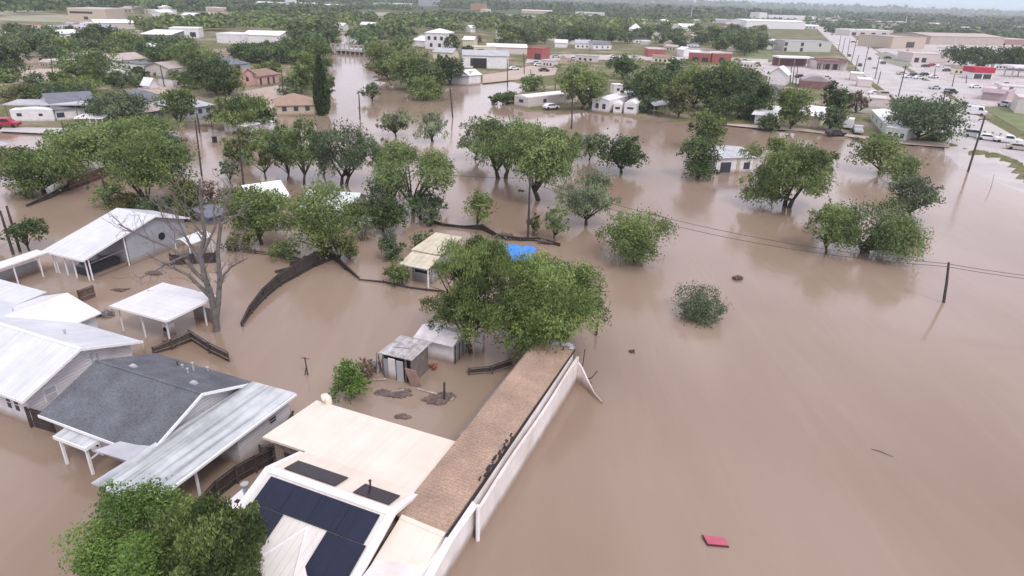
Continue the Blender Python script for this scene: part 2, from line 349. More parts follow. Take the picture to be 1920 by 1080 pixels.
sheet('dry_field', [(470,20),(700,23),(960,27),(1130,38),(1010,40),(940,38),(860,34),(700,29),(480,27)], Z1 - .01, FIELD)
sheet('dry_field', [(0,18),(70,20),(150,32),(240,42),(170,44),(60,40),(0,38)], Z1 - .012, FIELD)
sheet('grass_verge', [(1845,204),(1930,196),(2100,215),(2100,268),(1990,262),(1915,246)], Z1 + .006, LAWN)
sheet('grass_verge', [(1400,95),(1442,92),(1450,112),(1400,114)], Z1 - .014, LAWN)
sheet('railway', [(1203,68),(1250,56),(1300,42),(1312,42),(1268,58),(1232,72)], Z1 - .010, mat('rail_ballast', (.40,.35,.33), .95, .15, .2))
_up = [P(x,y,Z1) for x,y in ((1770,262),(1800,268),(1835,270),(1900,288),(1985,318),(2150,372))]; _dn = [P(x,y,-.1) for x,y in ((1772,300),(1796,326),(1836,354),(1925,388),(2030,420),(2200,462))]
MB().add(_up+_dn, [(i+6,i+7,i+1,i) for i in range(5)]).build('wet_road', WETR)['kind'] = 'structure'
sheet('grass_verge', [(1640,100),(1662,97),(1698,110),(1712,124),(1690,126),(1662,118)], Z1 + .008, mat('dull_verge', (.24,.245,.19), .95, .25, .2))
sheet('grass_verge', [(1580,176),(1622,180),(1650,196),(1690,200),(1660,216),(1600,210)], Z1 - .002, mat('dull_verge', (.24,.245,.19), .95, .25, .2))
# dashed lane lines on the highway
def lerp(a, b, t): return tuple(a[i] + (b[i] - a[i]) * t for i in range(len(a)))
la = [P(1504,24,Z1), P(1545,48,Z1), P(1660,130,Z1), P(1790,232,Z1), P(1900,300,Z1)]
mbl = MB()
for s0, s1 in zip(la[:-1], la[1:]):
    s0, s1 = Vector(s0), Vector(s1); d = (s1 - s0); n = max(1, int(d.length / 12)); dn = d.normalized(); sd = Vector((-dn.y, dn.x, 0)) * .12
    for i in range(n):
        c = s0 + d * ((i + .5) / n); mbl.obox((c.x, c.y, Z1 + .004), dn * 2.0, sd, (0, 0, .003))
mbl.build('lane_markings', LINEY)['kind'] = 'structure'

# distant ridge on the horizon, right of the road
def ridge(name, x0, x1, ys, dist):
    n = len(ys); mb = MB(); vs = []
    for i, y in enumerate(ys):
        x = x0 + (x1 - x0) * i / (n - 1); d = ray(x, y); hy = 4 + (x - 1270) * .0332
        s = dist / d[1]; X, Y = d[0]*s, dist; Zt = CAMH + d[2]*s
        for (dy, z) in ((-500, -5), (-180, Zt*.6), (0, Zt), (500, Zt*.9), (1500, -5)): vs.append((X*(1+dy/dist), Y+dy, max(z, -5)))
    fs = [(i*5+k, (i+1)*5+k, (i+1)*5+k+1, i*5+k+1) for i in range(n-1) for k in range(4)]
    mb.add(vs, fs).build(name, mat('far_hill', (.10,.115,.075), .95, .25, .002), smooth=True)['kind'] = 'structure'
ridge('hills', 1180, 1960, [0.6,1.6,2.4,3.6,4.6,5.4,6.6,7.2,8.6,9.3,10.0,10.8,11.2,12.0,13.0,13.6,14.4,15.0,15.6,16.4,17.0,17.2,17.6,20.5,22.0,22.2,24.0,25.5,27.4,28.6], 8000)

# ================================================================== NEAR BUILDINGS (all on one street grid, turned 22 degrees)
FR = {}
def ufr(name, label, cat, u, v, group=None):
    e = empty(name, UV(u, v), label, cat, A22, group); FR[e.name] = (u, v); return e
def part(mb, name, mt, e, **k):
    o = mb.build(name, mt, e, org=FR[e.name], **k); FR[o.name] = FR[e.name]; return o
def gable(e, u0, u1, v0, v1, vr, zr, ze0, ze1, mt, t=.12, name='roof'):
    mb = MB(); mb.slab([(u0,v0,ze0),(u1,v0,ze0),(u1,vr,zr),(u0,vr,zr)], t); mb.slab([(u0,vr,zr),(u1,vr,zr),(u1,v1,ze1),(u0,v1,ze1)], t)
    return part(mb, name, mt, e)
def window(e, face, c, w, h, z, frame=TRIM, glass=GLASS):
    """face 'v' looks along -v at v=c[1]; face 'u' looks along +u at u=c[0]"""
    mf, mg = MB(), MB(); u, v = c
    if face == 'v':
        mf.box(u-w/2-.06, u+w/2+.06, v-.05, v, z-.06, z+h+.06); mg.box(u-w/2, u+w/2, v-.065, v-.045, z, z+h)
        mf.box(u-w/2, u+w/2, v-.075, v-.06, z+h/2-.02, z+h/2+.02)
    else:
        mf.box(u, u+.05, v-w/2-.06, v+w/2+.06, z-.06, z+h+.06); mg.box(u+.045, u+.065, v-w/2, v+w/2, z, z+h)
        mf.box(u+.06, u+.075, v-w/2, v+w/2, z+h/2-.02, z+h/2+.02)
    f = part(mf, 'window', frame, e); g = part(mg, 'pane', glass, f)
    return f
def vent(e, u, v, z, h=.35, r=.07, mt=GREYPOLE, name='vent_pipe', cap=True):
    mb = MB().tube([(u,v,z-.1),(u,v,z+h)], r, 10)
    if cap: mb.tube([(u,v,z+h),(u,v,z+h+.05),(u,v,z+h+.10)], [r*1.7,r*1.7,r*.4], 10)
    part(mb, name, mt, e)
def turtle(e, u, v, z):
    mb = MB().add([(u-.22,v-.2,z),(u+.22,v-.2,z),(u+.22,v+.2,z),(u-.22,v+.2,z),(u-.16,v-.14,z+.2),(u+.16,v-.14,z+.2),(u+.16,v+.14,z+.2),(u-.16,v+.14,z+.2)],
        [(4,5,6,7),(0,1,5,4),(1,2,6,5),(2,3,7,6),(3,0,4,7)])
    part(mb, 'roof_vent', GREYPOLE, e)

# --- white metal-roofed house at the left edge
e = ufr('white_house', 'white sided house with white metal gable roof at the left edge of the flood', 'house', -50, 24.6)
mb = MB().box(-60,-42.2,20.9,28.6,-.6,2.55); mb.prism([(20.9,2.56),(28.6,2.56),(24.6,4.02)], 0, -59.9, -42.21); part(mb, 'wall', SIDING, e)
gable(e, -60.6, -41.55, 20.35, 29.1, 24.6, 4.25, 2.62, 2.62, WROOFX)
part(MB().box(-60.6,-41.53,24.50,24.72,4.22,4.29), 'ridge_cap', TRIM, e)
mb = MB(); mb.slab([(-41.56,20.3,2.63),(-41.46,20.3,2.63),(-41.46,24.6,4.27),(-41.56,24.6,4.27)],.20); mb.slab([(-41.56,24.6,4.27),(-41.46,24.6,4.27),(-41.46,29.15,2.63),(-41.56,29.15,2.63)],.20); part(mb, 'barge_board', TRIM, e)
part(MB().box(-60.6,-41.5,20.28,20.34,2.42,2.62), 'gutter', TRIM, e)
mb = MB(); mb.slab([(-51.9,25.5,3.75),(-48.3,25.5,2.72),(-48.3,31,2.65),(-51.9,31,3.7)],.1); mb.slab([(-55.5,25.5,2.7),(-51.9,25.5,3.75),(-51.9,31,3.7),(-55.5,31,2.65)],.1); part(mb, 'rear_wing_roof', WROOFY, e)
part(MB().box(-55.2,-48.7,28.65,30.7,-.6,2.5), 'rear_wing_wall', SIDING, e)
window(e, 'v', (-44.15,20.9), .42, .95, 1.0); window(e, 'v', (-43.35,20.9), .42, .95, 1.0)
window(e, 'u', (-42.2,22.4), .75, .85, 1.35, glass=LGRYR)
vent(e, -45.6, 26.3, 3.55, .35); vent(e, -52.8, 27.2, 3.2, .55, .05, cap=False)
mb = MB().tube([(-42.15,25.6,-.2),(-42.15,25.6,3.2)], .03); mb.tube([(-42.15,26.0,-.2),(-42.15,26.0,3.0)], .03); part(mb, 'conduit', GREYPOLE, e)

e = ufr('garden_shed', 'white flat roofed shed at the left edge behind the white house', 'shed', -59, 30)
part(MB().box(-63,-56.5,29.4,31.4,-.5,2.3), 'wall', SIDING, e); part(MB().slab([(-63.4,29.0,2.45),(-56.0,29.0,2.45),(-56.0,31.8,2.6),(-63.4,31.8,2.6)],.1), 'roof', WROOFX, e)

# --- grey shingle house with white porch and metal annex
e = ufr('shingle_house', 'house with dark grey shingle gable roof, white porch and metal roofed annex', 'house', -34.8, 24.2)
mb = MB().box(-38.9,-30.6,20.8,27.6,-.6,2.42); mb.prism([(20.8,2.42),(27.6,2.42),(24.2,3.78)], 0, -38.85, -30.55); part(mb, 'wall', SIDING, e)
gable(e, -39.4, -30.15, 19.9, 28.4, 24.15, 4.12, 2.48, 2.48, SHING, .10)
mb = MB(); mb.slab([(-30.14,19.85,2.50),(-30.04,19.85,2.50),(-30.04,24.15,4.15),(-30.14,24.15,4.15)],.18); mb.slab([(-30.14,24.15,4.15),(-30.04,24.15,4.15),(-30.04,28.45,2.50),(-30.14,28.45,2.50)],.18); part(mb, 'barge_board', TRIM, e)
part(MB().box(-39.4,-30.2,24.06,24.26,4.105,4.15), 'ridge_cap', SHING, e)
part(MB().box(-39.4,-30.2,19.84,19.89,2.30,2.49), 'fascia', TRIM, e)
turtle(e, -37.0, 24.9, 3.78); turtle(e, -32.0, 25.2, 3.68)
vent(e, -34.4, 27.3, 2.95, .55, .06); vent(e, -35.3, 27.2, 2.95, .2, .06); vent(e, -36.0, 27.4, 2.9, .18, .05, BARK); vent(e, -33.9, 28.0, 2.7, .2, .07); vent(e, -34.1, 26.6, 3.2, .3, .05)
# annex
part(MB().slab([(-30.5,16.8,2.78),(-26.75,16.8,2.45),(-26.9,28.6,2.45),(-30.02,28.1,2.80)],.09), 'annex_roof', ANNEX, e)
part(MB().box(-26.80,-26.68,16.8,28.5,2.32,2.475), 'annex_fascia', TRIM, e)
mb = MB().box(-27.4,-27.2,23.6,28.2,-.6,2.4); mb.box(-30.5,-27.4,28.0,28.2,-.6,2.45); mb.box(-30.5,-27.4,23.6,23.8,-.6,2.4); part(mb, 'annex_wall', SIDING, e)
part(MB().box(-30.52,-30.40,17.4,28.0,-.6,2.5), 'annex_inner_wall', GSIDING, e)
window(e, 'u', (-27.2,26.6), .5, .32, 1.35, frame=GREYPOLE)
for vv in (17.2, 20.6): part(MB().box(-27.5,-27.38,vv-.06,vv+.06,-.6,2.4), 'post', TRIM, e)
part(MB().slab([(-33.3,19.0,2.42),(-30.4,19.0,2.62),(-30.4,20.9,2.70),(-32.4,20.3,2.58)],.06), 'annex_flashing', LGRYR, e)
# porch
part(MB().slab([(-37.1,19.15,2.12),(-34.3,19.15,2.12),(-34.3,20.8,2.36),(-37.1,20.8,2.36)],.08), 'porch_roof', OLDMETAL, e)
part(MB().box(-37.1,-34.3,19.1,19.16,1.92,2.14).box(-34.33,-34.26,19.15,20.3,1.95,2.2), 'porch_beam', TRIM, e)
for uu_ in (-36.85,-34.6): part(MB().box(uu_-.07,uu_+.07,19.25,19.39,-.6,2.02), 'post', TRIM, e)
mb = MB().obox((-34.6,20.05,1.15),(0,.75,.12),(.03,0,0),(0,0,.05)); mb.obox((-36.55,19.32,1.75),(.32,0,.25),(0,.03,0),(0,0,.05)); mb.obox((-34.9,19.32,1.75),(-.32,0,.25),(0,.03,0),(0,0,.05)); part(mb, 'porch_brace', TRIM, e)
f = part(MB().box(-36.6,-35.6,20.74,20.79,-.3,1.95), 'door', TRIM, e); part(MB().box(-36.4,-35.8,20.72,20.745,.6,1.7), 'pane', GLASS, f)
window(e, 'v', (-31.4,20.8), .6, .7, 1.3); window(e, 'v', (-38.2,20.8), .5, .7, 1.2)

# --- cream roofed house with solar panels
e = ufr('solar_house', 'cream roofed house with dark blue solar panels at the bottom of the photo', 'house', -19, 22)
mb = MB().box(-24.6,-14.7,23.9,27.8,-.6,2.6); mb.box(-21.9,-14.7,16.8,23.9,-.6,2.1); part(mb, 'wall', BRICK, e)
RZ, RV = 3.62, 20.85
def zf(v): return RZ - .37 * (RV - v)      # front slope
def zb(v): return RZ - .27 * (v - RV)      # back slope near the ridge
zj = zb(23.3)
mb = MB(); mb.slab([(-25.05,23.55,zj-.06),(-21.9,23.55,zj-.06),(-21.9,23.3,zj),(-14.45,23.3,zj),(-14.35,28.3,2.62),(-24.9,28.3,2.62)],.16); part(mb, 'flat_roof', CREAM, e)
part(MB().slab([(-22.1,RV,RZ),(-14.5,RV,RZ),(-14.45,23.3,zj),(-22.0,23.3,zj)],.12), 'back_slope', CREAM, e)
part(MB().slab([(-22.1,16.2,zf(16.2)),(-14.5,16.2,zf(16.2)),(-14.5,RV,RZ),(-22.1,RV,RZ)],.12), 'front_slope', CREAMW, e)
part(MB().slab([(-22.2,RV-.22,RZ-.02),(-14.4,RV-.22,RZ-.02),(-14.4,RV+.02,RZ+.04),(-22.2,RV+.02,RZ+.04)],.05).slab([(-22.2,RV+.02,RZ+.04),(-14.4,RV+.02,RZ+.04),(-14.4,RV+.24,RZ-.0),(-22.2,RV+.24,RZ-.0)],.05), 'ridge_cap', LINEN, e)
mb = MB(); mb.slab([(-14.62,16.2,zf(16.2)+.06),(-14.18,16.2,zf(16.2)+.06),(-14.18,RV,RZ+.07),(-14.62,RV,RZ+.07)],.16); mb.slab([(-14.62,RV,RZ+.07),(-14.18,RV,RZ+.07),(-14.2,23.3,zj+.05),(-14.5,23.3,zj+.05)],.16); part(mb, 'parapet', LINEN, e)
mb = MB(); mb.slab([(-22.3,16.2,zf(16.2)+.05),(-21.95,16.2,zf(16.2)+.05),(-21.95,RV,RZ+.05),(-22.3,RV,RZ+.05)],.14); mb.slab([(-22.3,RV,RZ+.05),(-21.95,RV,RZ+.05),(-21.85,23.3,zj+.04),(-22.15,23.3,zj+.04)],.14); part(mb, 'parapet', LINEN, e)
def panel(u0,u1,v0,v1,zz,mt,name='solar_panel',nu=1):
    for i in range(nu):
        a = u0 + (u1-u0)*i/nu; bb = u0 + (u1-u0)*(i+1)/nu - (.02 if nu > 1 else 0)
        part(MB().slab([(a,v0,zz(v0)+.09),(bb,v0,zz(v0)+.09),(bb,v1,zz(v1)+.09),(a,v1,zz(v1)+.09)],.04), name, mt, e)
panel(-21.6,-14.85,19.02,20.48,zf,SOLAR,nu=4); panel(-21.75,-19.6,16.9,18.98,zf,SOLAR,nu=1); panel(-16.95,-14.7,16.95,18.98,zf,SOLAR,nu=1)
panel(-21.4,-18.1,21.25,22.35,zb,DPANEL); panel(-17.0,-14.85,21.25,22.3,zb,DPANEL)
vent(e, -16.6, 22.2, zb(22.2), .45, .05, BARK)
# hipped front dormer
A_ = (-18.05,18.85,zf(18.85)+.02); B1=(-20.6,14.6,1.62); B2=(-16.2,14.6,1.62); VL=(-20.5,16.6,zf(16.6)+.01); VR=(-16.3,17.4,zf(17.4)+.01)
mb = MB().add([A_,B1,B2,VL,VR,(-20.6,14.6,1.4),(-16.2,14.6,1.4),(-20.5,16.6,1.4),(-16.3,17.4,1.4)], [(0,1,2),(0,3,1),(0,2,4),(1,5,6,2),(3,7,5,1),(2,6,8,4)]); part(mb, 'dormer_roof', CREAMW, e)
mb = MB(); 
for q in (B1,B2): mb.tube([(A_[0],A_[1],A_[2]+.02),(q[0],q[1],q[2]+.02)], .07, 6)
part(mb, 'hip_cap', LINEN, e)
mb = MB().box(-23.75,-22.5,19.2,20.5,-.6,1.75); mb.box(-23.85,-22.4,19.1,20.6,1.75,1.9); c_ = part(mb, 'chimney', LINEN, e)
part(MB().tube([(-23.3,20.2,1.9),(-23.3,20.2,2.6)], .13, 12).tube([(-23.3,20.2,2.6),(-23.3,20.2,2.68),(-23.3,20.2,2.76)], [.22,.22,.06], 12), 'flue', GREYPOLE, c_)
part(MB().box(-23.5,-22.6,19.5,19.75,1.905,1.93), 'slot', DARK, c_)
hp = puv(618,752,2.75)
mb = MB(); cpts = [(hp[0],hp[1]-.1,2.5),(hp[0],hp[1]-.1,2.75),(hp[0]-.05,hp[1]-.08,2.95),(hp[0]-.2,hp[1]-.1,3.05),(hp[0]-.32,hp[1]-.15,2.98)]; mb.tube(cpts, [.2,.22,.25,.28,.30], 14)
c_ = part(mb, 'vent_hood', CREAM, e); part(MB().tube([(hp[0]-.31,hp[1]-.145,2.985),(hp[0]-.34,hp[1]-.16,2.97)], .24, 14), 'opening', DARK, c_)
window(e, 'v', (-23.4,23.9), .9, .8, 1.2, frame=OLDWOOD)

# --- long brown roofed wing
e = ufr('long_building', 'long narrow building with brown shingle roof and white side wall in the flood', 'building', -12.9, 31)
part(MB().box(-14.1,-11.65,16.5,41.6,-.8,2.55), 'wall', WINGW, e)
part(MB().slab([(-14.42,21.25,3.12),(-11.72,21.25,2.92),(-11.62,42.0,2.92),(-14.5,41.6,3.12)],.14), 'roof', BSHING, e)
part(MB().slab([(-14.15,16.3,1.95),(-11.72,16.3,1.85),(-11.72,21.2,2.95),(-14.15,21.2,3.13)],.12), 'cream_roof', CREAM, e)
part(MB().slab([(-14.15,21.05,3.14),(-11.68,21.05,2.96),(-11.68,21.32,2.99),(-14.15,21.32,3.17)],.05), 'ridge_cap', CREAM, e)
mb = MB(); N_ = 16
for i in range(N_):
    a = 24.2 + (41.9-24.2)*i/N_; bb = 24.2 + (41.9-24.2)*(i+1)/N_; f_ = lambda s: 2.12 + .10*math.sin(s*.5) 
    mb.add([(-11.42,a,-.8),(-11.28,a,-.8),(-11.24,a,f_(a)),(-11.42,a,f_(a)),(-11.42,bb,-.8),(-11.28,bb,-.8),(-11.24,bb,f_(bb)),(-11.42,bb,f_(bb))], [(0,1,2,3),(7,6,5,4),(1,5,6,2),(2,6,7,3),(3,7,4,0)])
part(mb, 'side_wall', WINGW, e)
part(MB().tube([(-11.3,24.2,-.4),(-11.3,24.2,2.4)], .12, 10), 'drainpipe', TRIM, e)
part(MB().slab([(-11.64,16.3,1.72),(-11.3,16.3,1.62),(-11.3,21.2,2.55),(-11.64,21.2,2.75)],.08), 'soffit_board', LINEN, e)
part(MB().slab([(-11.64,21.2,2.75),(-11.3,21.2,2.55),(-11.3,24.1,2.5),(-11.64,24.1,2.75)],.08), 'soffit_board', LINEN, e)
part(MB().box(-11.68,-11.58,21.3,41.9,2.62,2.80), 'gutter', DARK, e)
part(MB().box(-14.6,-14.44,28.4,41.5,2.86,3.08), 'fascia', OLDWOOD, e)
mb = MB(); random.seed(4)
for i in range(18):
    v_ = 25.6 + i*.25 + random.uniform(-.1,.1); mb.obox((-11.75+random.uniform(-.12,.12), v_, 2.93+random.uniform(0,.12)), (random.uniform(.04,.10),random.uniform(-.05,.05),0), (0,random.uniform(.08,.22),random.uniform(-.06,.06)), (0,0,.02))
part(mb, 'torn_edging', DARK, e)
mb = MB()
for i in range(12): mb.obox((-14.2+i*.22, 41.7+random.uniform(-.2,.2), 3.03+random.uniform(0,.08)), (random.uniform(.1,.2),.05,0), (0,random.uniform(.1,.25),.02), (0,0,.02))
part(mb, 'torn_roof_end', LGRYR, e)
part(MB().obox((-15.0,42.1,3.05),(2.0,.1,0),(0,.03,0),(0,0,.03)), 'loose_beam', LGRYR, e)
# torn wall panel dangling off the far end
pts = [(-11.4,41.8,1.9),(-10.9,41.6,1.5),(-10.2,41.1,.75),(-9.5,40.4,.35),(-8.7,39.8,.12)]
mb = MB(); 
for i in range(4):
    a, bb = Vector(pts[i]), Vector(pts[i+1]); h0 = [1.9,1.3,.7,.35,.15]
    mb.add([a, a-Vector((0,0,h0[i]+.3)), bb-Vector((0,0,h0[i+1]+.3)), bb, a+Vector((.06,.09,0)), a+Vector((.06,.09,-h0[i]-.3)), bb+Vector((.06,.09,-h0[i+1]-.3)), bb+Vector((.06,.09,0))], [(0,1,2,3),(7,6,5,4),(0,3,7,4),(1,5,6,2)])
tag(mb.build('wall_panel', WINGW, loc=UV(0,0), bevel=0), 'torn pale wall panel sagging into the water off the long building', 'wall panel').rotation_euler = (0,0,A22)
mb = MB().tube([(-11.1,42.4,-.4),(-11.0,42.5,2.6)], .04).tube([(-11.0,42.2,.2),(-10.2,42.0,.5),(-9.9,42.6,.9)], .05).tube([(-10.6,42.0,.1),(-10.1,41.7,.3)], .06)
o = mb.build('broken_branch', POLE, loc=UV(0,0)); o.rotation_euler = (0,0,A22); tag(o, 'dark broken branch caught at the far end of the long building', 'branch')

# --- white open carport
e = ufr('open_carport', 'white flat roofed carport on thin posts beside the dead tree', 'carport', -45.8, 35)
part(MB().slab([(-49.1,32.3,2.55),(-42.7,32.3,2.62),(-42.6,37.5,2.66),(-49.1,37.6,2.6)],.13), 'roof', WROOFY, e)
part(MB().box(-49.1,-42.7,32.26,32.30,2.42,2.60).box(-42.66,-42.58,32.3,37.5,2.46,2.66), 'fascia', TRIM, e)
for (u_, v_) in ((-48.8,32.8),(-46.2,32.8),(-43.4,32.8),(-43.4,36.6),(-43.2,37.3),(-48.8,37.2)): part(MB().box(u_-.05,u_+.05,v_-.05,v_+.05,-.6,2.45), 'post', TRIM, e)
part(MB().box(-45.6,-43.4,37.3,37.4,-.6,1.3), 'back_panel', GSIDING, e)
o = ufr('washing_machine', 'white washing machine standing under the white open carport', 'appliance', -45.1, 34.2)
part(MB().box(-45.45,-44.75,33.85,34.55,-.3,.95), 'body', WHITE, o, bevel=.03); part(MB().tube([(-45.1,33.85,.5),(-45.1,33.82,.5)], .22, 14), 'door', DARK, o)

# --- big white metal house, carport side open, walkway canopy
e = ufr('metal_house', 'large white metal roofed house with an open carport side and walkway canopy', 'house', -63.5, 45)
gable(e, -66.2, -60.5, 38.3, 51.2, 47.0, 4.5, 2.45, 3.05, WROOFX, .12)
mb = MB().box(-61.0,-60.85,43.4,50.8,-.6,2.5); mb.add([(-60.99,43.4,2.5),(-60.99,50.8,2.5),(-60.99,50.8,3.0),(-60.99,47,4.36),(-60.99,43.4,3.52),(-60.86,43.4,2.5),(-60.86,50.8,2.5),(-60.86,50.8,3.0),(-60.86,47,4.36),(-60.86,43.4,3.52)], [(0,1,2,3,4),(9,8,7,6,5)])
mb.box(-66,-61,50.65,50.8,-.6,2.95); mb.box(-66,-65.85,43.4,50.6,-.6,3.0); mb.box(-65.85,-61.0,43.4,43.55,-.6,3.4); part(mb, 'wall', GSIDING, e)
mb = MB(); mb.slab([(-60.50,38.25,2.47),(-60.40,38.25,2.47),(-60.40,47,4.53),(-60.50,47,4.53)],.22); mb.slab([(-60.50,47,4.53),(-60.40,47,4.53),(-60.40,51.25,3.07),(-60.50,51.25,3.07)],.22); mb.box(-66.2,-60.5,38.22,38.28,2.25,2.46); part(mb, 'barge_board', TRIM, e)
for (u_, v_, h_) in ((-61.0,38.8,2.4),(-60.75,39.0,2.4),(-60.9,43.2,3.3),(-62.6,38.7,2.3),(-63.9,38.7,2.3),(-65.2,38.7,2.3),(-65.6,38.7,2.3)): part(MB().box(u_-.05,u_+.05,v_-.05,v_+.05,-.6,h_), 'post', TRIM, e)
part(MB().obox((-60.9,41.1,1.75),(0,2.1,.1),(.03,0,0),(0,0,.04)).obox((-60.9,41.1,.35),(0,2.1,.05),(.04,0,0),(0,0,.05)), 'rail', OLDWOOD, e)
part(MB().tube([(-60.86,47.6,1.9),(-60.80,47.6,1.9)], .42, 16), 'round_window', GLASS, e)
part(MB().slab([(-67.0,32.0,2.3),(-65.4,32.0,2.3),(-65.4,38.2,2.42),(-67.0,38.2,2.42)],.12), 'canopy_roof', WROOFY, e)
for v_ in (32.5,35.0,37.4): part(MB().box(-65.75,-65.65,v_-.05,v_+.05,-.6,2.25), 'post', TRIM, e)
part(MB().box(-67.6,-67.45,31.5,38.2,-.6,1.2), 'canopy_wall', GSIDING, e)
o = ufr('car_under_carport', 'dark car parked in water under the large white carport roof', 'car', -63, 41.5)
FR['parked_car'] = FR[o.name]; o.name = 'parked_car'
part(MB().prism([(39.4,.0),(43.2,.0),(43.2,.75),(42.3,.85),(41.8,1.3),(40.3,1.3),(39.9,.85),(39.4,.8)], 0, -63.8, -62.2), 'body', mat('dark_car', (.05,.05,.06), .3, .1), o, bevel=.06)
part(MB().box(-62.19,-62.17,40.2,41.9,.86,1.22), 'side_window', GLASS, o)

e = ufr('arched_carport', 'small white arched canopy behind the bare tree crown', 'canopy', -57, 48.3)
mb = MB(); prof = [(-58.1+2.2*k/8, 2.0+.5*math.sin(math.pi*k/8)) for k in range(9)]
mb.prism(prof + [(x, z-.07) for x, z in prof[::-1]], 1, 46.6, 50.0); part(mb, 'roof', WROOFY, e)
for (u_, v_) in ((-58,46.8),(-56,46.8),(-58,49.8),(-56,49.8)): part(MB().box(u_-.04,u_+.04,v_-.04,v_+.04,-.6,2.0), 'post', TRIM, e)
part(MB().box(-57.8,-56.2,49.5,49.6,.4,1.9), 'back_panel', WHITE, e)
o = ufr('board_fence', 'dark low board fence under the small white arched canopy', 'fence', -56, 46.2); part(MB().obox((-55.4,46.6,.4),(1.9,1.4,0),(-.05,.06,0),(0,0,.75)), 'boards', FENCE, o)
for k in (-1,0,1): part(MB().obox((-55.4+k*1.8,46.6+k*1.32,.5),(.06,0,0),(0,.06,0),(0,0,.85)), 'post', POLE, o)

# --- broken tool shed and white shed, fridge
e = ufr('tool_shed', 'broken tool shed with dented grey metal roof and white door leaves', 'shed', -23.7, 37.2)
part(MB().slab([(-25.2,35.9,2.18),(-22.3,35.9,2.25),(-22.1,38.6,2.5),(-24.9,38.6,2.45)],.07).obox((-23.9,37.3,2.38),(.7,.15,.02),(-.05,.25,0),(0,0,.03)).obox((-23.2,37.9,2.45),(.1,.6,.05),(.04,0,0),(0,0,.03)), 'roof', mat('dented_roof', (.46,.46,.48), .5, .35, 1.6, c2=(.27,.22,.19), ribs='X', rscale=.5), e)
part(MB().box(-25.0,-24.92,36.2,38.4,-.5,2.2).box(-22.5,-22.42,36.2,38.4,-.5,2.2).box(-25,-22.4,38.4,38.48,-.5,2.3), 'wall', OLDWOOD, e)
part(MB().box(-24.92,-22.5,36.55,36.6,-.4,2.1), 'dark_interior', DARK, e)
for u_ in (-24.95,-23.0,-22.5): part(MB().box(u_-.06,u_+.06,36.1,36.22,-.5,2.2), 'post', OLDWOOD, e)
part(MB().obox((-24.15,36.05,.75),(.3,0,0),(0,.03,.02),(0,-.05,1.1)), 'door', WHITE, e); part(MB().obox((-23.45,36.05,.7),(.28,.02,0),(0,.03,.02),(0,-.05,1.1)), 'door', LGRYR, e)
part(MB().obox((-24.65,36.05,.8),(.2,0,0),(0,.03,0),(0,-.03,.9)), 'board', GSIDING, e)
o = MB().obox((0,0,.55),(.38,.12,-.1),(.02,.04,0),(-.25,-.1,.95)).build('leaning_board', mat('brown_panel', (.30,.20,.17), .85, .2), loc=UV(-22.15,35.9)); o.rotation_euler = (0,0,A22); tag(o, 'brown wooden panel leaning against the broken tool shed', 'panel')
o = MB().obox((0,0,.4),(.25,.05,0),(.02,.04,0),(.1,.02,.7)).build('leaning_sheet', GSIDING, loc=UV(-26.0,36.3)); o.rotation_euler = (0,0,A22); tag(o, 'grey upright sheet standing left of the broken tool shed', 'sheet')
random.seed(8); mb = MB()
for i in range(9): mb.tube([(random.uniform(-.5,.5),random.uniform(-.4,.4),-.2),(random.uniform(-.7,.7),random.uniform(-.5,.5),random.uniform(.8,1.9))], .035)
o = mb.build('board_pile', OLDWOOD, loc=UV(-25.4,36.5)); o.rotation_euler = (0,0,A22); tag(o, 'jumble of upright grey boards at the left side of the tool shed', 'boards')
e = ufr('white_shed', 'small white shed with low gable roof behind the broken tool shed', 'shed', -22.7, 41)
part(MB().box(-24.2,-21.0,40.0,42.4,-.5,1.8).prism([(40.0,1.8),(42.4,1.8),(41.2,2.14)],0,-24.18,-21.02), 'wall', WHITE, e)
gable(e, -24.45, -20.85, 39.7, 42.7, 41.2, 2.28, 1.82, 1.82, mat('dusty_white_roof', (.70,.66,.66), .6, .18, 1.0), .06)
part(MB().box(-20.99,-20.95,40.2,42.2,-.4,1.6), 'door', GSIDING, e)
for v_ in (40.2,40.9,41.55,42.2): part(MB().box(-20.96,-20.91,v_-.04,v_+.04,-.4,1.65), 'door_frame', DARK, e)
e = ufr('old_fridge', 'white upright fridge standing in water under the big light tree', 'fridge', -20.1, 43); part(MB().box(-20.45,-19.75,42.7,43.3,-.3,1.6), 'body', WHITE, e, bevel=.04); part(MB().box(-20.45,-19.75,42.66,42.70,.9,.93), 'door_gap', DARK, e); part(MB().box(-19.9,-19.85,42.62,42.68,.3,.8), 'handle', GREYPOLE, e)

# --- house under the trees with pale yellow roof, blue tarp
e = ufr('yellow_house', 'pale yellow roofed house half hidden behind the big trees', 'house', -31, 56)
part(MB().box(-32.6,-30.3,53.2,58,-.6,2.2), 'wall', GSIDING, e)
part(MB().slab([(-33.5,54.6,2.75),(-30.0,54.6,2.75),(-30.0,59.4,3.2),(-33.2,59.4,3.2)],.12), 'roof', YROOF, e); part(MB().slab([(-33.3,52.0,2.2),(-30.0,52.0,2.2),(-30.0,54.5,2.62),(-33.3,54.5,2.62)],.1), 'porch_roof', YROOF, e)
part(MB().box(-33.2,-30.1,51.96,52.02,2.05,2.2), 'fascia', TRIM, e); window(e, 'v', (-31.6,53.2), 1.3, .8, 1.0); window(e, 'v', (-30.75,53.2), .5, .8, 1.0)
for u_ in (-33.0,-30.2): part(MB().box(u_-.06,u_+.06,52.2,52.32,-.6,2.1), 'post', TRIM, e)
cb = P(960,474,1.2); random.seed(3)
N_ = 14; vs = []; 
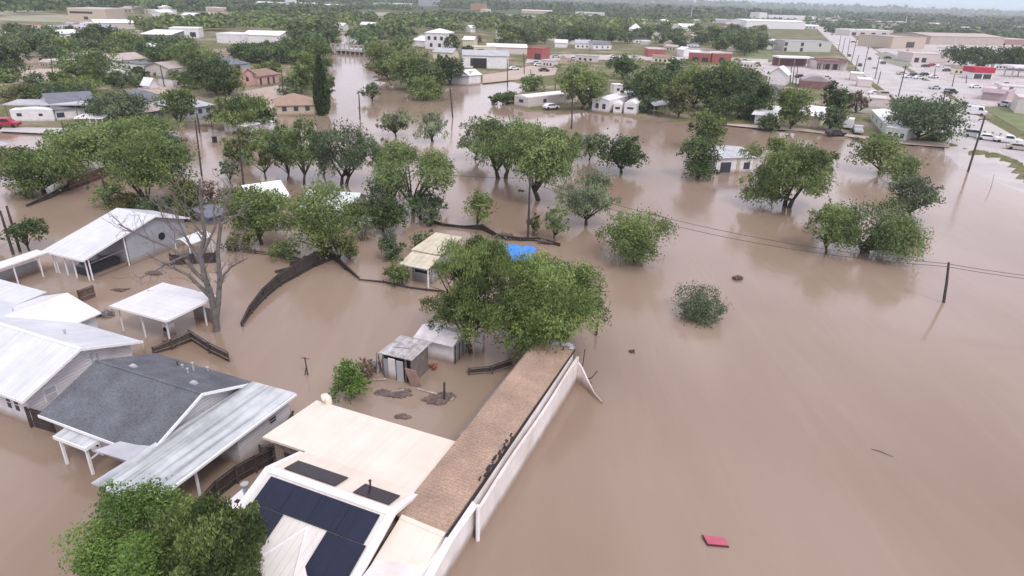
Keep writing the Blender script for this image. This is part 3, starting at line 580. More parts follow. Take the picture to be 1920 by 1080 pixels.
for i in range(N_+1):
    for j in range(9):
        a, c_ = i/N_, j/8; vs.append((a*5.4-2.7+.1*math.sin(j*2), c_*3.8-1.9+.15*math.sin(i*1.7), 1.9-abs(c_-.55)*1.9+.12*math.sin(i*1.3+j)+.08*math.sin(i*3.1)))
o = MB().add(vs, [(i*9+j,(i+1)*9+j,(i+1)*9+j+1,i*9+j+1) for i in range(N_) for j in range(8)]).build('blue_tarp', BLUET, loc=(cb[0],cb[1]+.6,0), smooth=True); o.rotation_euler = (0,0,RAD(-12)); so = o.modifiers.new('solid','SOLIDIFY'); so.thickness = .04
tag(o, 'bright blue tarpaulin roof sheet behind the big light green tree', 'tarpaulin')

# ------------------------------------------------------------------ fences and near debris
def fence(name, label, pts, hs, mt=FENCE, lean=.0, rails=False, cat='fence', thick=.05):
    """pts: photo pixels at the water line"""
    w_ = [P(*p) for p in pts]; o0 = w_[0]; e = empty(name, (o0[0],o0[1],0), label, cat)
    for i in range(len(w_)-1):
        a = Vector(w_[i]-o0); b_ = Vector(w_[i+1]-o0); a.z = b_.z = 0; d = b_-a; n = Vector((-d.y,d.x,0)).normalized()
        h0, h1 = hs[i], hs[i+1]; la, lb = n*lean*h0, n*lean*h1; k = n*thick
        if not rails:
            mb = MB().add([a-Vector((0,0,.6)), b_-Vector((0,0,.6)), b_+lb+Vector((0,0,h1)), a+la+Vector((0,0,h0)), a+k-Vector((0,0,.6)), b_+k-Vector((0,0,.6)), b_+lb+k+Vector((0,0,h1)), a+la+k+Vector((0,0,h0))], [(0,1,2,3),(7,6,5,4),(3,2,6,7),(0,3,7,4),(1,5,6,2)])
            mb.build('boards', mt, e)
        mb = MB()
        for f_ in ((.35,.92) if not rails else (.3,.62,.95)):
            mb.tube([a+la*f_+Vector((0,0,h0*f_))-n*.04, b_+lb*f_+Vector((0,0,h1*f_))-n*.04], .05, 4)
        if rails:
            m_ = max(2,int(d.length/.3))
            for q in range(m_): c_ = a + d*q/m_; mb.tube([c_-Vector((0,0,.3)), c_+Vector((0,0,(h0+(h1-h0)*q/m_)*.95))], .03, 4)
        mb.build('rail', POLE if mt is FENCE else OLDWOOD, e)
        MB().tube([a-Vector((0,0,.5))-n*.1, a+la+Vector((0,0,h0+.12))-n*.1], .07, 6).build('post', POLE, e)
    return e
fence('broken_fence', 'long dark wooden fence bowing over the flooded yard', [(455,612),(474,588),(500,560),(528,537),(560,519),(595,500),(630,486)], [.35,.75,1.0,1.15,1.3,1.45,1.5], lean=.35)
fence('broken_fence', 'short dark fence run sloping down from the bowed fence toward a stake', [(630,487),(650,505),(674,523)], [1.2,.8,.25], lean=-.3)
fence('picket_fence', 'broken picket fence corner in water beside the carport post', [(288,664),(322,655),(360,640),(395,662),(430,679)], [.6,.85,1.0,.95,.9], mt=mat('dark_picket', (.10,.072,.062), .9, .4, 1.2, ribs='X', rscale=1.8))
fence('yard_fence', 'dark board fence between the metal annex and the cream roof house', [(370,975),(408,934),(445,905),(480,885),(520,863),(552,790)], [1.1,1.2,1.2,1.2,1.1,.9])
fence('side_fence', 'dark board fence closing the gap between the white and the grey shingle house', [(62,800),(104,812)], [1.5,1.5])
fence('gate_post_fence', 'grey wooden gate standing against the cream house brick wall', [(492,868),(518,866)], [1.35,1.4], mt=OLDWOOD)
fence('low_fence', 'low dark fence in the brown water left of the tall poles', [(50,388),(95,372),(130,356)], [.3,.7,.9])
fence('board_fence', 'red brown board fence under the left tree group', [(130,357),(165,345),(205,330)], [1.5,1.6,1.6], mt=mat('redbrown_fence', (.13,.065,.055), .9, .3, 1.2, ribs='X', rscale=1.5))
fence('back_fence', 'dark low fence behind the flooded yard below the olive tree', [(428,468),(480,476),(530,482),(572,490)], [.45,.5,.4,.3], mt=MUDWOOD)
fence('sunken_fence', 'thin dark fence top line crossing water toward the yellow roof house', [(674,525),(720,530),(765,540),(800,545),(830,548)], [.12,.18,.15,.2,.2])
fence('flood_fence', 'wavy dark fence line carrying debris behind the yellow roof house', [(795,412),(830,424),(868,428),(905,432),(935,447),(975,452),(1010,452),(1050,462)], [.35,.4,.35,.8,.5,.5,.5,.4])
fence('brown_fence', 'brown fence piece standing in water left of the arched canopy', [(150,568),(180,556)], [1.2,1.2], mt=MUDWOOD)
fence('debris_shade_sheet', 'dark sheet of debris and painted tree shade between the long building and the white shed', [(880,705),(925,702),(965,690)], [.4,.45,.5], mt=mat('debris_tree_shade', (.05,.035,.03), .9, .3), lean=1.2)  # dark sheet stands in for debris and the tree's shadow on the water
def debris(name, label, cat, px, n, r, mt, seed, flat=.15, long=.5, zz=.02):
    random.seed(seed); p = P(*px); mb = MB()
    sub = [(0, 0, r*.5)]
    for _ in range(6): q_ = random.choice(sub); an_ = random.uniform(0,6.28); sub.append((q_[0]+math.cos(an_)*q_[2]*.9, q_[1]+math.sin(an_)*q_[2]*.5, random.uniform(.25,.45)*r))
    for i in range(n):
        sc_ = random.choice(sub); th = random.uniform(0,3.14); l = random.uniform(.3,1)*long; t_ = random.uniform(.02,.06)
        ra_, rb_ = random.uniform(0,6.28), random.random()**.7*sc_[2]; c = (sc_[0]+math.cos(ra_)*rb_*1.2, sc_[1]+math.sin(ra_)*rb_*.75, zz+random.uniform(0,flat)); mb.obox(c, (math.cos(th)*l,math.sin(th)*l,random.uniform(-.1,.15)*l), (-math.sin(th)*t_*1.5,math.cos(th)*t_*1.5,0), (0,0,t_*.6))
    return tag(mb.build(name, mt, loc=(p[0],p[1],0)), label, cat)
DEB = mat('wet_debris', (.17,.125,.11), .85, .5, 3.0)
DEBL = mat('pale_debris', (.42,.36,.33), .85, .4, 3.0)
for (px_, lab, sz, ang) in (((540,508),'dark fence slab lying flat on the water inside the bowed fence',(1.3,.25),.5),((582,488),'dark broken fence slab piled at the far end of the bowed fence',(1.1,.7),-.2),((556,496),'small dark slab floating beside the piled fence slab',(.7,.45),.3)):
    p = P(*px_); tag(MB().obox((0,0,.18),(math.cos(ang)*sz[0],math.sin(ang)*sz[0],.15),(-math.sin(ang)*sz[1],math.cos(ang)*sz[1],.1),(0,0,.04)).obox((.2,.1,.24),(math.cos(ang)*sz[0],math.sin(ang)*sz[0],.15),(0,.06,0),(0,0,.05)).build('fence_slab', FENCE, loc=(p[0],p[1],0)), lab, 'fence slab')
debris('debris_raft', 'floating raft of dark debris in front of the broken tool shed', 'debris', (755,738), 420, 1.35, DEB, 1, .03, .13)
debris('debris_raft', 'floating dark debris patch around the short post by the tool shed', 'debris', (822,748), 520, 1.6, DEB, 2, .03, .13)
debris('debris_patch', 'small dark debris patch floating near the cream roof edge', 'debris', (757,780), 130, .7, DEB, 3, .02, .12)
debris('timber_pile', 'pile of broken grey timber between the white roof and the carport', 'timber', (196,594), 40, 1.1, OLDWOOD, 4, .3, .6)
debris('timber_pile', 'dark timber scraps piled against the picket fence corner', 'timber', (325,648), 25, .7, MUDWOOD, 5, .5, .7)
debris('driftwood', 'brown driftwood lump floating right of the floating bush', 'driftwood', (1383,524), 46, .6, MUDWOOD, 6, .3, .4)
debris('driftwood', 'two small dark sticks floating off the far end of the long building', 'driftwood', (1184,660), 5, .35, POLE, 7, .15, .4)
debris('debris_raft', 'muddy debris mound in shallow water right of the metal house wall', 'debris', (290,512), 60, 1.2, MUDWOOD, 9, .12, .4)
debris('debris_raft', 'long brown debris strip floating below the dark car carport', 'debris', (232,545), 40, .9, MUDWOOD, 10, .08, .35)
debris('debris_raft', 'low debris clump floating behind the blue tarpaulin', 'debris', (945,446), 50, 1.6, DEB, 11, .5, .8)
debris('debris_raft', 'scattered debris on the fence line right of the blue tarpaulin', 'debris', (1030,456), 40, 1.6, DEB, 12, .4, .8)
debris('scrap_pile', 'small scrap heap with red bits at the right of the tool shed', 'scrap', (815,690), 18, .5, mat('red_scrap', (.30,.12,.08), .8, .4), 13, .3, .4)
p = P(1655,850); tag(MB().tube([(-.55,.4,.02),(-.1,.12,.06),(.5,-.35,.03)], [.02,.025,.012], 5).build('twig', POLE, loc=(p[0],p[1],0)), 'thin dark twig floating on open water at the right', 'twig')
debris('floating_log', 'short dark log floating left of the tall middle pole', 'log', (975,358), 4, .5, POLE, 15, .1, 1.1)
for (px_, lab, L_, ang) in (((745,734),'short pale plank floating in the debris before the tool shed',.5,.3),((800,735),'long pale plank beside the short dark post',.9,-.4),((848,750),'small white scrap beside the short dark post',.2,1.0),((712,713),'pale plank floating at the foot of the tool shed',.5,.1)):
    p = P(*px_); o = MB().obox((0,0,.07),(math.cos(ang)*L_,math.sin(ang)*L_,.02),(-math.sin(ang)*.08,math.cos(ang)*.08,0),(0,0,.03)).build('plank', DEBL if 'scrap' not in lab else WHITE, loc=(p[0],p[1],0)); tag(o, lab, 'plank')
p = P(833,750); tag(MB().tube([(0,0,-.5),(.02,0,1.5)], [.09,.08], 8).build('stump_post', POLE, loc=(p[0],p[1],0)), 'short dark post standing in the debris before the tool shed', 'post')
p = P(575,703); e = empty('clothesline_post', (p[0],p[1],0), 'dark forked clothesline post alone in the flooded yard', 'post')
MB().tube([(0.12,0,-.5),(.05,0,.75),(0,0,1.55)], .055, 6).build('post', POLE, e); MB().tube([(-.22,0,-.4),(.06,0,.8)], .045, 6).build('brace', POLE, e); MB().tube([(-.3,.05,1.5),(.35,-.05,1.45)], .03, 6).build('crossarm', POLE, e)
p = P(271,662); e = empty('marker_post', (p[0],p[1],0), 'short yellowish post behind the grey shingle roof', 'post'); MB().tube([(0,0,-.4),(0,0,1.0)], .06, 6).build('post', YELW, e)
p = P(403,266,.1); e = empty('waste_bin', (p[0],p[1],0), 'small dark bin on the muddy street before the tree group', 'bin'); MB().box(-.35,.35,-.35,.35,-.2,1.0).build('body', DARK, e, bevel=.04); MB().box(-.38,.38,-.40,.38,1.0,1.08).build('lid', DARK, e)
# red floating panel
p = P(1342,1017); e = empty('floating_sheet', (p[0],p[1],0), 'faded red panel with dark edges floating on open water', 'panel', RAD(-4))
MB().slab([(-.5,-.26,.10),(.62,-.24,.06),(.56,.32,.10),(-.66,.30,.14)], .05).build('face', REDP, e)
MB().tube([(-.68,.32,.12),(-.5,-.30,.08),(.64,-.28,.05)], .05, 6).build('edge', MAROON, e)
p = P(1117,628); tag(MB().tube([(0,0,-.5),(.05,0,1.4)], [.14,.12], 8).build('stump_post', POLE, loc=(p[0],p[1],0)), 'dark stub post standing in water right of the big light tree', 'post')
p = P(672,522); tag(MB().tube([(0,0,-.3),(.03,0,.5)], .06, 6).build('white_stake', WHITE, loc=(p[0],p[1],0)), 'short white stake at the end of the bowed fence', 'stake')

# ================================================================== MID AND FAR BUILDINGS
WINM = mat('far_window', (.05,.055,.07), .2, .2)
def bld(name, label, bl, br, depth, h, roof='gable', rise=1.2, wm=WHITE, rm=WHTR, cat='building', along=True, wins=(), door=None, group=None, over=.4, base=-.6, rname='roof'):
    """bl, br: photo pixels of the front wall's foot; depth in metres away from the camera, or the pixel of the right wall's far foot"""
    a, b_ = P(*bl), P(*br); d = b_-a; wd = float(np.hypot(d[0],d[1])); ang = math.atan2(d[1],d[0])
    if isinstance(depth, tuple):
        f = P(*depth) - b_; depth = abs(-f[0]*math.sin(ang)+f[1]*math.cos(ang))
    e = empty(name, (a[0],a[1],0), label, cat, ang, group)
    o = over; D = depth; wall = MB(); rf = MB()
    wall.box(0,wd,0,D,base,h)
    if roof == 'gable' and along:
        wall.prism([(0.02,h),(D-.02,h),(D/2,h+rise)],0,.02,wd-.02)
        s = rise/(D/2)
        rf.slab([(-o,-o,h-s*o+.12),(wd+o,-o,h-s*o+.12),(wd+o,D/2,h+rise+.12),(-o,D/2,h+rise+.12)],.1); rf.slab([(-o,D/2,h+rise+.12),(wd+o,D/2,h+rise+.12),(wd+o,D+o,h-s*o+.12),(-o,D+o,h-s*o+.12)],.1)
    elif roof == 'gable':
        wall.prism([(0.02,h),(wd-.02,h),(wd/2,h+rise)],1,.02,D-.02)
        s = rise/(wd/2)
        rf.slab([(-o,-o,h-s*o+.12),(wd/2,-o,h+rise+.12),(wd/2,D+o,h+rise+.12),(-o,D+o,h-s*o+.12)],.1); rf.slab([(wd/2,-o,h+rise+.12),(wd+o,-o,h-s*o+.12),(wd+o,D+o,h-s*o+.12),(wd/2,D+o,h+rise+.12)],.1)
    elif roof == 'hip':
        q = min(wd,D)/2*.95; c = [(-o,-o,h),(wd+o,-o,h),(wd+o,D+o,h),(-o,D+o,h)]
        r0, r1 = ((q,D/2,h+rise),(wd-q,D/2,h+rise)) if wd >= D else ((wd/2,q,h+rise),(wd/2,D-q,h+rise))
        fs = [(0,1,5,4),(1,2,5),(2,3,4,5),(3,0,4),(3,2,1,0)] if wd >= D else [(0,1,4),(1,2,5,4),(2,3,5),(3,0,4,5),(3,2,1,0)]
        rf.add(c+[r0,r1], fs)
    elif roof == 'flat':
        rf.box(-.1,wd+.1,-.1,D+.1,h,h+.12); rf.box(-.12,wd+.12,-.12,.15,h+.12,h+.12+rise*.4); rf.box(-.12,.15,.15,D-.15,h+.12,h+.12+rise*.4); rf.box(wd-.15,wd+.12,.15,D-.15,h+.12,h+.12+rise*.4); rf.box(-.12,wd+.12,D-.15,D+.12,h+.12,h+.12+rise*.4)
    elif roof == 'shed':
        rf.slab([(-o,-o,h+.1),(wd+o,-o,h+.1),(wd+o,D+o,h+rise+.1),(-o,D+o,h+rise+.1)],.12)
        wall.prism([(0.02,h),(D-.02,h),(D-.02,h+rise)],0,.02,wd-.02)
    elif roof == 'arch':
        pr_ = [(-.05+(wd+.1)*k/8, h-.2+(rise+.2)*math.sin(math.pi*k/8)) for k in range(9)]; rf.prism(pr_,1,-.05,D+.05)
    wall.build('wall', wm, e); rf.build(rname, rm, e)
    for (face, t_, z, ww, hh) in wins:
        mb = MB()
        if face == 'f': mb.box(t_*wd-ww/2,t_*wd+ww/2,-.05,.02,z,z+hh)
        elif face == 'r': mb.box(wd-.02,wd+.05,t_*D-ww/2,t_*D+ww/2,z,z+hh)
        else: mb.box(-.05,.02,t_*D-ww/2,t_*D+ww/2,z,z+hh)
        mb.build('window', WINM, e)
    if door:
        (face, t_, ww, hh, mt) = door; mb = MB()
        if face == 'f': mb.box(t_*wd-ww/2,t_*wd+ww/2,-.07,.02,-.3,hh)
        elif face == 'r': mb.box(wd-.02,wd+.07,t_*D-ww/2,t_*D+ww/2,-.3,hh)
        else: mb.box(-.07,.02,t_*D-ww/2,t_*D+ww/2,-.3,hh)
        mb.build('door', mt, e)
    return e
W3 = (('f',.2,1.1,1.0,1.0),('f',.5,1.1,1.0,1.0),('f',.8,1.1,1.0,1.0))
WR = (('r',.2,1.2,1.2,.9),('r',.5,1.2,1.2,.9),('r',.8,1.2,1.2,.9))
# flooded white building by the large round tree
e = bld('flooded_garage', 'white metal roofed garage standing in the flood left of a big tree', (1339,325), (1408,323), 9.0, 2.7, 'gable', .7, WHITE, OLDMETAL, 'garage', True, (('f',.28,.1,2.0,1.8),('f',.85,.6,1.2,1.2)))
MB().box(4.1,4.7,-.1,.02,-.5,2.4).build('broken_panel', TANW, e); MB().box(.1,.3,-.12,-.02,-.5,2.6).build('corner_post', TRIM, e)
# mobile homes and campers on the far bank
bld('mobile_home', 'long pale pink mobile home with white roof on the far bank', (964,199), (990,204), (1040,172), 2.9, 'arch', .35, PINKL, WHTR, 'mobile home', False, WR+(('f',.5,1.3,1.6,.8),), over=.1)
bld('mobile_home', 'white mobile home end on to the water left of two campers', (1109,209), (1141,213), (1166,192), 3.2, 'gable', .5, WHITE, WHTR, 'mobile home', False, (('f',.3,1.0,.9,1.3),('f',.7,1.0,.9,1.3))+WR, over=.1)
bld('camper_trailer', 'smaller white camper trailer beside the white mobile home', (1149,214), (1165,215), 5.5, 2.5, 'arch', .4, WHITE, WHTR, 'camper', False, (('f',.5,1.3,1.2,.6),))
bld('camper_trailer', 'larger rounded white camper trailer beside the open carport frame', (1169,215), (1192,217), (1204,205), 3.0, 'arch', .5, WHITE, WHTR, 'camper', False, (('f',.5,1.5,1.6,.5),('r',.5,1.4,.9,.6)))
bld('storage_box', 'white box shed behind the white mobile home', (1150,180), (1166,180), 3, 3.2, 'flat', .3, WHITE, WHTR, 'shed', True, (('f',.5,1.6,.9,.7),))
a = P(1225,221); e = empty('carport_frame', (a[0],a[1],0), 'open carport with pale roof on thin posts at the far waterline', 'carport')
MB().slab([(-.2,0,3.0),(4.2,.3,3.6),(4.2,6.3,3.7),(-.2,6,3.1)],.1).build('roof', LGRYR, e)
for (x_, y_) in ((0,.2),(4,.5),(0,5.8),(4,6)): MB().box(x_-.06,x_+.06,y_-.06,y_+.06,-.5,3.1).build('post', OLDWOOD, e)
bld('cottage', 'white cottage with pale roof left of the tall dark conifer', (1413,234), (1448,238), 7, 2.5, 'shed', 1.4, WHITE, WHTR, 'cottage', True, (('f',.5,1.0,1.6,.8),), over=.8)
bld('cottage', 'pale yellow cottage with white roof between two dark trees', (1492,238), (1532,243), 8, 3.0, 'shed', 1.3, YELW, WHTR, 'cottage', True)
bld('small_house', 'bright white gabled house behind the dark trees', (1437,160), (1472,163), 9, 4.2, 'gable', 2.4, WHITE, mat('bright_roof', (.85,.85,.86), .5, .04), 'house', False)
bld('small_house', 'grey walled house in front of the bright white gabled house', (1435,188), (1460,190), 6, 3.0, 'gable', 1.4, GSIDING, GRYR, 'house', False)
bld('quonset_hut', 'long dark rounded storage building behind the conifer', (1498,166), (1556,170), 10, 3.0, 'arch', 1.6, MARR, mat('rounded_roof', (.38,.33,.34), .8, .2, .2), 'storage building', True)
e = bld('mobile_home', 'white and green mobile home with white porch left of the round dark tree', (1657,262), (1696,268), (1683,238), 2.8, 'gable', .5, GRNW, WHTR, 'mobile home', True, (('f',.2,.9,.7,1.0),('f',.5,.9,.7,1.0),('f',.8,.9,.7,1.0)), over=.15)
bld('mobile_home', 'pale mobile home roof reaching back from the white porch', (1630,226), (1659,258), 5.5, 2.7, 'gable', .5, GRNW, WHTR, 'mobile home', True, (('f',.15,1.1,.8,.8),('f',.4,1.1,.8,.8),('f',.7,1.0,.8,1.2)), over=.15)
bld('low_building', 'low pale flat roofed building behind the white and green mobile home', (1628,203), (1664,206), 9, 2.8, 'flat', .5, PINKL, PINKL, 'building')
# across the channel
e = bld('warehouse', 'white warehouse with dark open doorway beyond the flooded channel', (868,129), (953,131), (988,124), 5.2, 'gable', 1.4, WHITE, LGRYR, 'warehouse', True, (('f',.21,1.2,1.8,3.0),), ('f',.37,5.5,4.2,DARK))
bld('river_shed', 'white two part shed with bright roof at the channel edge', (847,158), (878,160), 6, 3.0, 'gable', 1.2, mat('lilac_wall', (.55,.53,.60), .7, .1), LGRYR, 'shed', True)
bld('river_shed', 'bright white roofed shed end beside the lilac shed', (879,160), (901,158), 6.5, 3.2, 'gable', 1.3, WHITE, mat('bright_roof', (.85,.85,.86), .5, .04), 'shed', True)
bld('grain_house', 'tall white two storey house above the channel trees', (797,93), (836,95), 14, 8.5, 'hip', 2.0, WHITE, WHTR, 'house', True, (('f',.2,5,1.5,1.8),('f',.5,5,1.5,1.8),('f',.8,5,1.5,1.8),('f',.3,1.6,1.5,1.8),('f',.7,1.6,1.5,1.8)))
bld('lean_to', 'low white lean-to left of the tall white house', (773,88), (800,90), 9, 3.5, 'shed', 2.0, WHITE, WHTR, 'lean-to')
bld('cream_house', 'cream house with dark doorway below the tall white house', (812,112), (848,114), 9, 3.4, 'gable', 1.5, YELW, LGRYR, 'house', True, (('f',.3,.5,1.4,2.0),('f',.7,1.2,1.2,1.2)))
bld('cream_house', 'long cream flat building behind the white warehouse', (888,104), (930,104), 8, 3.8, 'flat', .5, YELW, YELW, 'building', True, (('f',.3,1.4,3.5,1.6),))
bld('long_shed', 'long white roofed shed behind the white warehouse beside the red building', (914,102), (988,104), 8, 3.6, 'shed', 1.2, PINKL, WHTR, 'shed')
bld('red_building', 'red metal building beside the long white roofed shed', (988,112), (1016,114), 10, 5.2, 'flat', .4, REDW, REDW, 'building', True, (('f',.7,.4,3.0,2.6),))
bld('row_house', 'white house with dark windows under the trees beyond the street', (1078,92), (1106,93), 8, 3.4, 'gable', 1.6, WHITE, LGRYR, 'house', True, W3)
bld('row_house', 'white porch house right of the dark windowed white house', (1112,94), (1146,94), 8, 3.2, 'gable', 1.4, WHITE, GRYR, 'house', True, W3)
bld('row_house', 'pale house left of the dark windowed white house', (1040,90), (1062,91), 8, 3.2, 'gable', 1.4, WHITE, WHTR, 'house', True)
bld('brick_shop', 'small red shop with pale roof beyond the dark trees', (1214,108), (1246,109), 9, 4.2, 'flat', .8, REDW, PINKL, 'shop', True, (('f',.5,.6,2.0,1.8),))
bld('brick_shop', 'long red store with white roof edge beyond the dark trees', (1291,117), (1331,119), 11, 4.6, 'flat', 1.0, REDW, WHTR, 'store', True, (('f',.3,.6,3.0,2.0),('f',.75,.6,3.0,2.0)))
bld('brick_shop', 'red store right of the long red store sharing its wall', (1334,119), (1370,119), 10, 4.6, 'flat', 1.0, REDW, PINKL, 'store', True, (('f',.5,.6,3.0,2.2),))
bld('white_shop', 'small white gabled shop left of the long red store', (1281,108), (1294,108), 6, 4.0, 'gable', 1.2, WHITE, WHTR, 'shop', False)
bld('white_tower_house', 'narrow white house with pyramid roof among the far trees', (1178,68), (1196,69), 8, 6.0, 'hip', 4.0, WHITE, WHTR, 'house')
# bank with drive-through canopies
e = bld('canopy_building', 'low maroon roofed shop with columned front beside the highway', (1528,131), (1586,133), 10, 4.2, 'flat', .9, PINKL, MARR, 'shop', True, (('f',.1,.2,1.6,2.8),('f',.35,.2,3.0,2.6),('f',.62,.2,2.4,2.6)))
for t_ in (.03,.22,.48,.72): MB().box(t_*14.0,t_*14.0+.35,-2.2,-1.85,-.3,4.1).build('column', BRNR, e)
MB().box(-.3,14.5,-2.4,-.2,4.1,4.5).build('canopy', MARR, e)
a = P(1457,126); e = empty('fuel_canopy', (a[0],a[1],0), 'white edged maroon canopy on posts left of the maroon roofed shop', 'canopy', RAD(2))
MB().box(0,17,0,8,4.2,4.9).build('roof', WHTR, e); MB().box(.3,16.7,6.5,7.7,-.3,4.2).build('back_wall', MARR, e)
for x_ in (.6,8,15.8): MB().box(x_,x_+.4,.4,.8,-.3,4.2).build('post', BRNR, e)
bld('motel', 'pale two storey motel block beside the far highway', (1468,97), (1556,99), 12, 6.4, 'flat', .8, mat('motel_wall', (.52,.53,.50), .8, .12), LGRYR, 'motel', True, (('f',.04,3.6,2.0,2.2),('f',.38,3.6,2.0,2.2),('f',.04,.4,2.0,2.2),('f',.38,.4,2.0,2.2),('f',.76,3.6,1.6,2.0)))
bld('motel_wing', 'white windowless gable wing left of the motel block', (1437,94), (1467,95), 10, 5.2, 'gable', 1.4, WHITE, WHTR, 'building', False)
bld('motel_wing', 'white gabled front with small dark sign right of the motel block', (1514,96), (1552,97), 4.5, 4.8, 'gable', .8, WHITE, WHTR, 'building', True, (('f',.75,1.2,1.6,1.2),))
bld('big_store', 'large tan store with dark upper panel beside the highway', (1670,92), (1732,92), 30, 8.0, 'flat', 1.4, TANW, TANR, 'store', True, (('f',.55,1.0,9.0,4.0),))
bld('big_store', 'wide brown grey warehouse store at the far right', (1742,84), (1880,86), 45, 7.0, 'gable', 2.0, TANR, TANR, 'store', True)
bld('big_store', 'pink fronted shop row left of the dark hedge', (1708,118), (1784,120), 14, 4.8, 'flat', 1.0, PINKL, PINKL, 'shops', True, (('f',.12,.4,2.6,2.4),('f',.3,.4,2.6,2.4)))
bld('big_store', 'pink store with dark windows in the row beyond the highway', (1592,68), (1672,70), 25, 6.0, 'flat', 1.4, PINKL, WHTR, 'store', True, (('f',.1,1,5,3),('f',.3,1,5,3),('f',.55,1,5,3),('f',.8,1,5,3)))
bld('far_store', 'long reddish store behind the dark hedge at right', (1824,82), (1925,86), 25, 5.0, 'flat', 1.2, mat('redbrown_wall', (.36,.22,.21), .85, .12), PINKL, 'store')
# fuel station
e = bld('fuel_kiosk', 'small fuel shop with bright red band and white windows', (1822,150), (1858,151), 7, 3.0, 'flat', .3, WHITE, WHTR, 'fuel shop', True, (('f',.26,.6,3.6,1.9),('f',.74,.6,3.6,1.9)))
MB().box(-.3,9.0,-.5,7.2,3.1,5.3).build('red_band', mat('bright_red', (.42,.02,.05), .6, .1), e); MB().tube([(7.5,2,5.3),(7.5,2,6.4)], .5, 10).build('roof_unit', WHITE, e)
a = P(1895,147); e = empty('fuel_canopy', (a[0],a[1],0), 'white flat fuel canopy on posts at the right edge', 'canopy', RAD(1))
MB().box(0,14,0,9,4.6,5.4).build('roof', WHITE, e)
for (x_,y_) in ((1.5,2),(8,2),(1.5,7),(8,7)): MB().box(x_,x_+.4,y_,y_+.4,-.3,4.6).build('post', GREYPOLE, e)
e = bld('corner_shop', 'pale pink flat roofed shop with sloped front awning at right', (1838,188), (1885,193), 13, 3.6, 'flat', .7, mat('dusky_pink_wall', (.50,.40,.40), .85, .1), PINKL, 'shop', True)
MB().box(3.0,4.2,4,5.2,3.7,4.5).build('roof_unit', LGRYR, e); MB().box(6.0,7.0,6,7,3.7,4.6).build('roof_unit', GRYR, e)
MB().slab([(-.4,-1.4,2.9),(6.6,-1.4,2.9),(6.6,-.1,4.1),(-.4,-.1,4.1)],.12).build('awning', mat('dusky_awning', (.42,.32,.33), .8, .12), e)
bld('corner_shop', 'white block building behind the sloped awning shop at the right edge', (1872,186), (1960,192), 10, 4.2, 'flat', .6, WHITE, PINKL, 'building')
bld('plain_building', 'plain beige walled building at the right edge of the grass', (1901,214), (1990,222), 12, 4.6, 'flat', .5, mat('beige_wall', (.60,.54,.52), .85, .08), PINKL, 'building')
# left neighbourhood
e = bld('grey_roof_house', 'low house with big dark grey roof at upper left', (108,229), (192,222), 16, 2.6, 'gable', 2.2, WHITE, GRYR, 'house', True, (('f',.1,.9,1.4,1.0),('f',.75,1.0,1.8,1.0)))
a = P(12,226); e = empty('long_canopy', (a[0],a[1],0), 'long pale flat canopy left of the big dark grey roof', 'canopy', RAD(8)); MB().slab([(0,0,3.3),(22,0,3.5),(22,6,3.7),(0,6,3.5)],.2).build('roof', LGRYR, e)
for x_ in (.3,7,14,21.6): MB().box(x_-.07,x_+.07,.3,.44,-.3,3.3).build('post', OLDWOOD, e)
e = bld('white_trailer', 'white trailer with small dark windows under the long pale canopy', (24,231), (104,230), 3.0, 2.7, 'arch', .25, WHITE, WHTR, 'trailer', True, (('f',.2,1.4,.9,.6),('f',.7,1.4,.7,.5)))
a = P(148,243); e = empty('porch_canopy', (a[0],a[1],0), 'small white canopy on posts before the big grey roof house', 'canopy', RAD(5)); MB().slab([(-.8,0,2.2),(5,0,2.3),(5,4,2.6),(-.8,4,2.5)],.1).build('roof', WHITE, e)
for (x_,y_) in ((2.4,.2),(3.6,.2),(4.8,.2),(4.8,3.6)): MB().box(x_-.07,x_+.07,y_-.07,y_+.07,-.3,2.2).build('post', WHITE, e)
bld('low_house', 'low house with grey roof and white front behind the slim green tree', (268,212), (322,206), 11, 2.6, 'hip', 1.8, WHITE, GRYR, 'house', True, W3)
bld('brown_house', 'low tan roofed house left of the slim green tree', (262,234), (315,226), 9, 2.4, 'hip', 1.6, OLDWOOD, TANR, 'house', True, W3)
bld('grey_cottage', 'grey roofed cottage with dark blue awning left of the round bush tree', (352,226), (402,218), 11, 2.6, 'hip', 1.7, GSIDING, LGRYR, 'cottage', True, W3)
a = P(372,240); e = empty('blue_awning', (a[0],a[1],0), 'dark blue awning on posts beside the grey roofed cottage', 'awning'); MB().slab([(0,0,2.0),(3,0,2.0),(3,3,2.5),(0,3,2.5)],.1).build('cover', BLUGR, e)
for x_ in (.2,2.8): MB().box(x_-.06,x_+.06,.1,.22,-.3,2.0).build('post', POLE, e)
bld('orange_roof_house', 'house with orange brown hip roof left of the tall cypress', (520,218), (592,216), 11, 2.4, 'hip', 1.9, TANW, ORNR, 'house', True, W3)
bld('pink_house', 'pink house with brown roof and small dark window among trees', (452,165), (482,162), 10, 3.4, 'gable', 1.8, PINKW, BRNR, 'house', False, (('f',.45,1.7,.9,1.2),))
bld('pink_house', 'long pink house front with dark doorways right of the small dark window', (484,163), (524,157), 9, 3.0, 'gable', 1.3, PINKW, BRNR, 'house', True, (('f',.15,.4,.8,2.0),('f',.5,.4,.8,2.0),('f',.75,.4,.8,2.0)))
bld('pink_house', 'pale pink house with mauve roof behind the leaning pole', (320,147), (360,142), 10, 3.0, 'gable', 1.5, PINKL, TANR, 'house', True, (('f',.35,1.2,.9,1.2),))
bld('mauve_roof_house', 'mauve roofed low house beyond the light olive tree', (220,130), (276,124), 10, 2.8, 'gable', 1.7, YELW, TANR, 'house', True, W3)
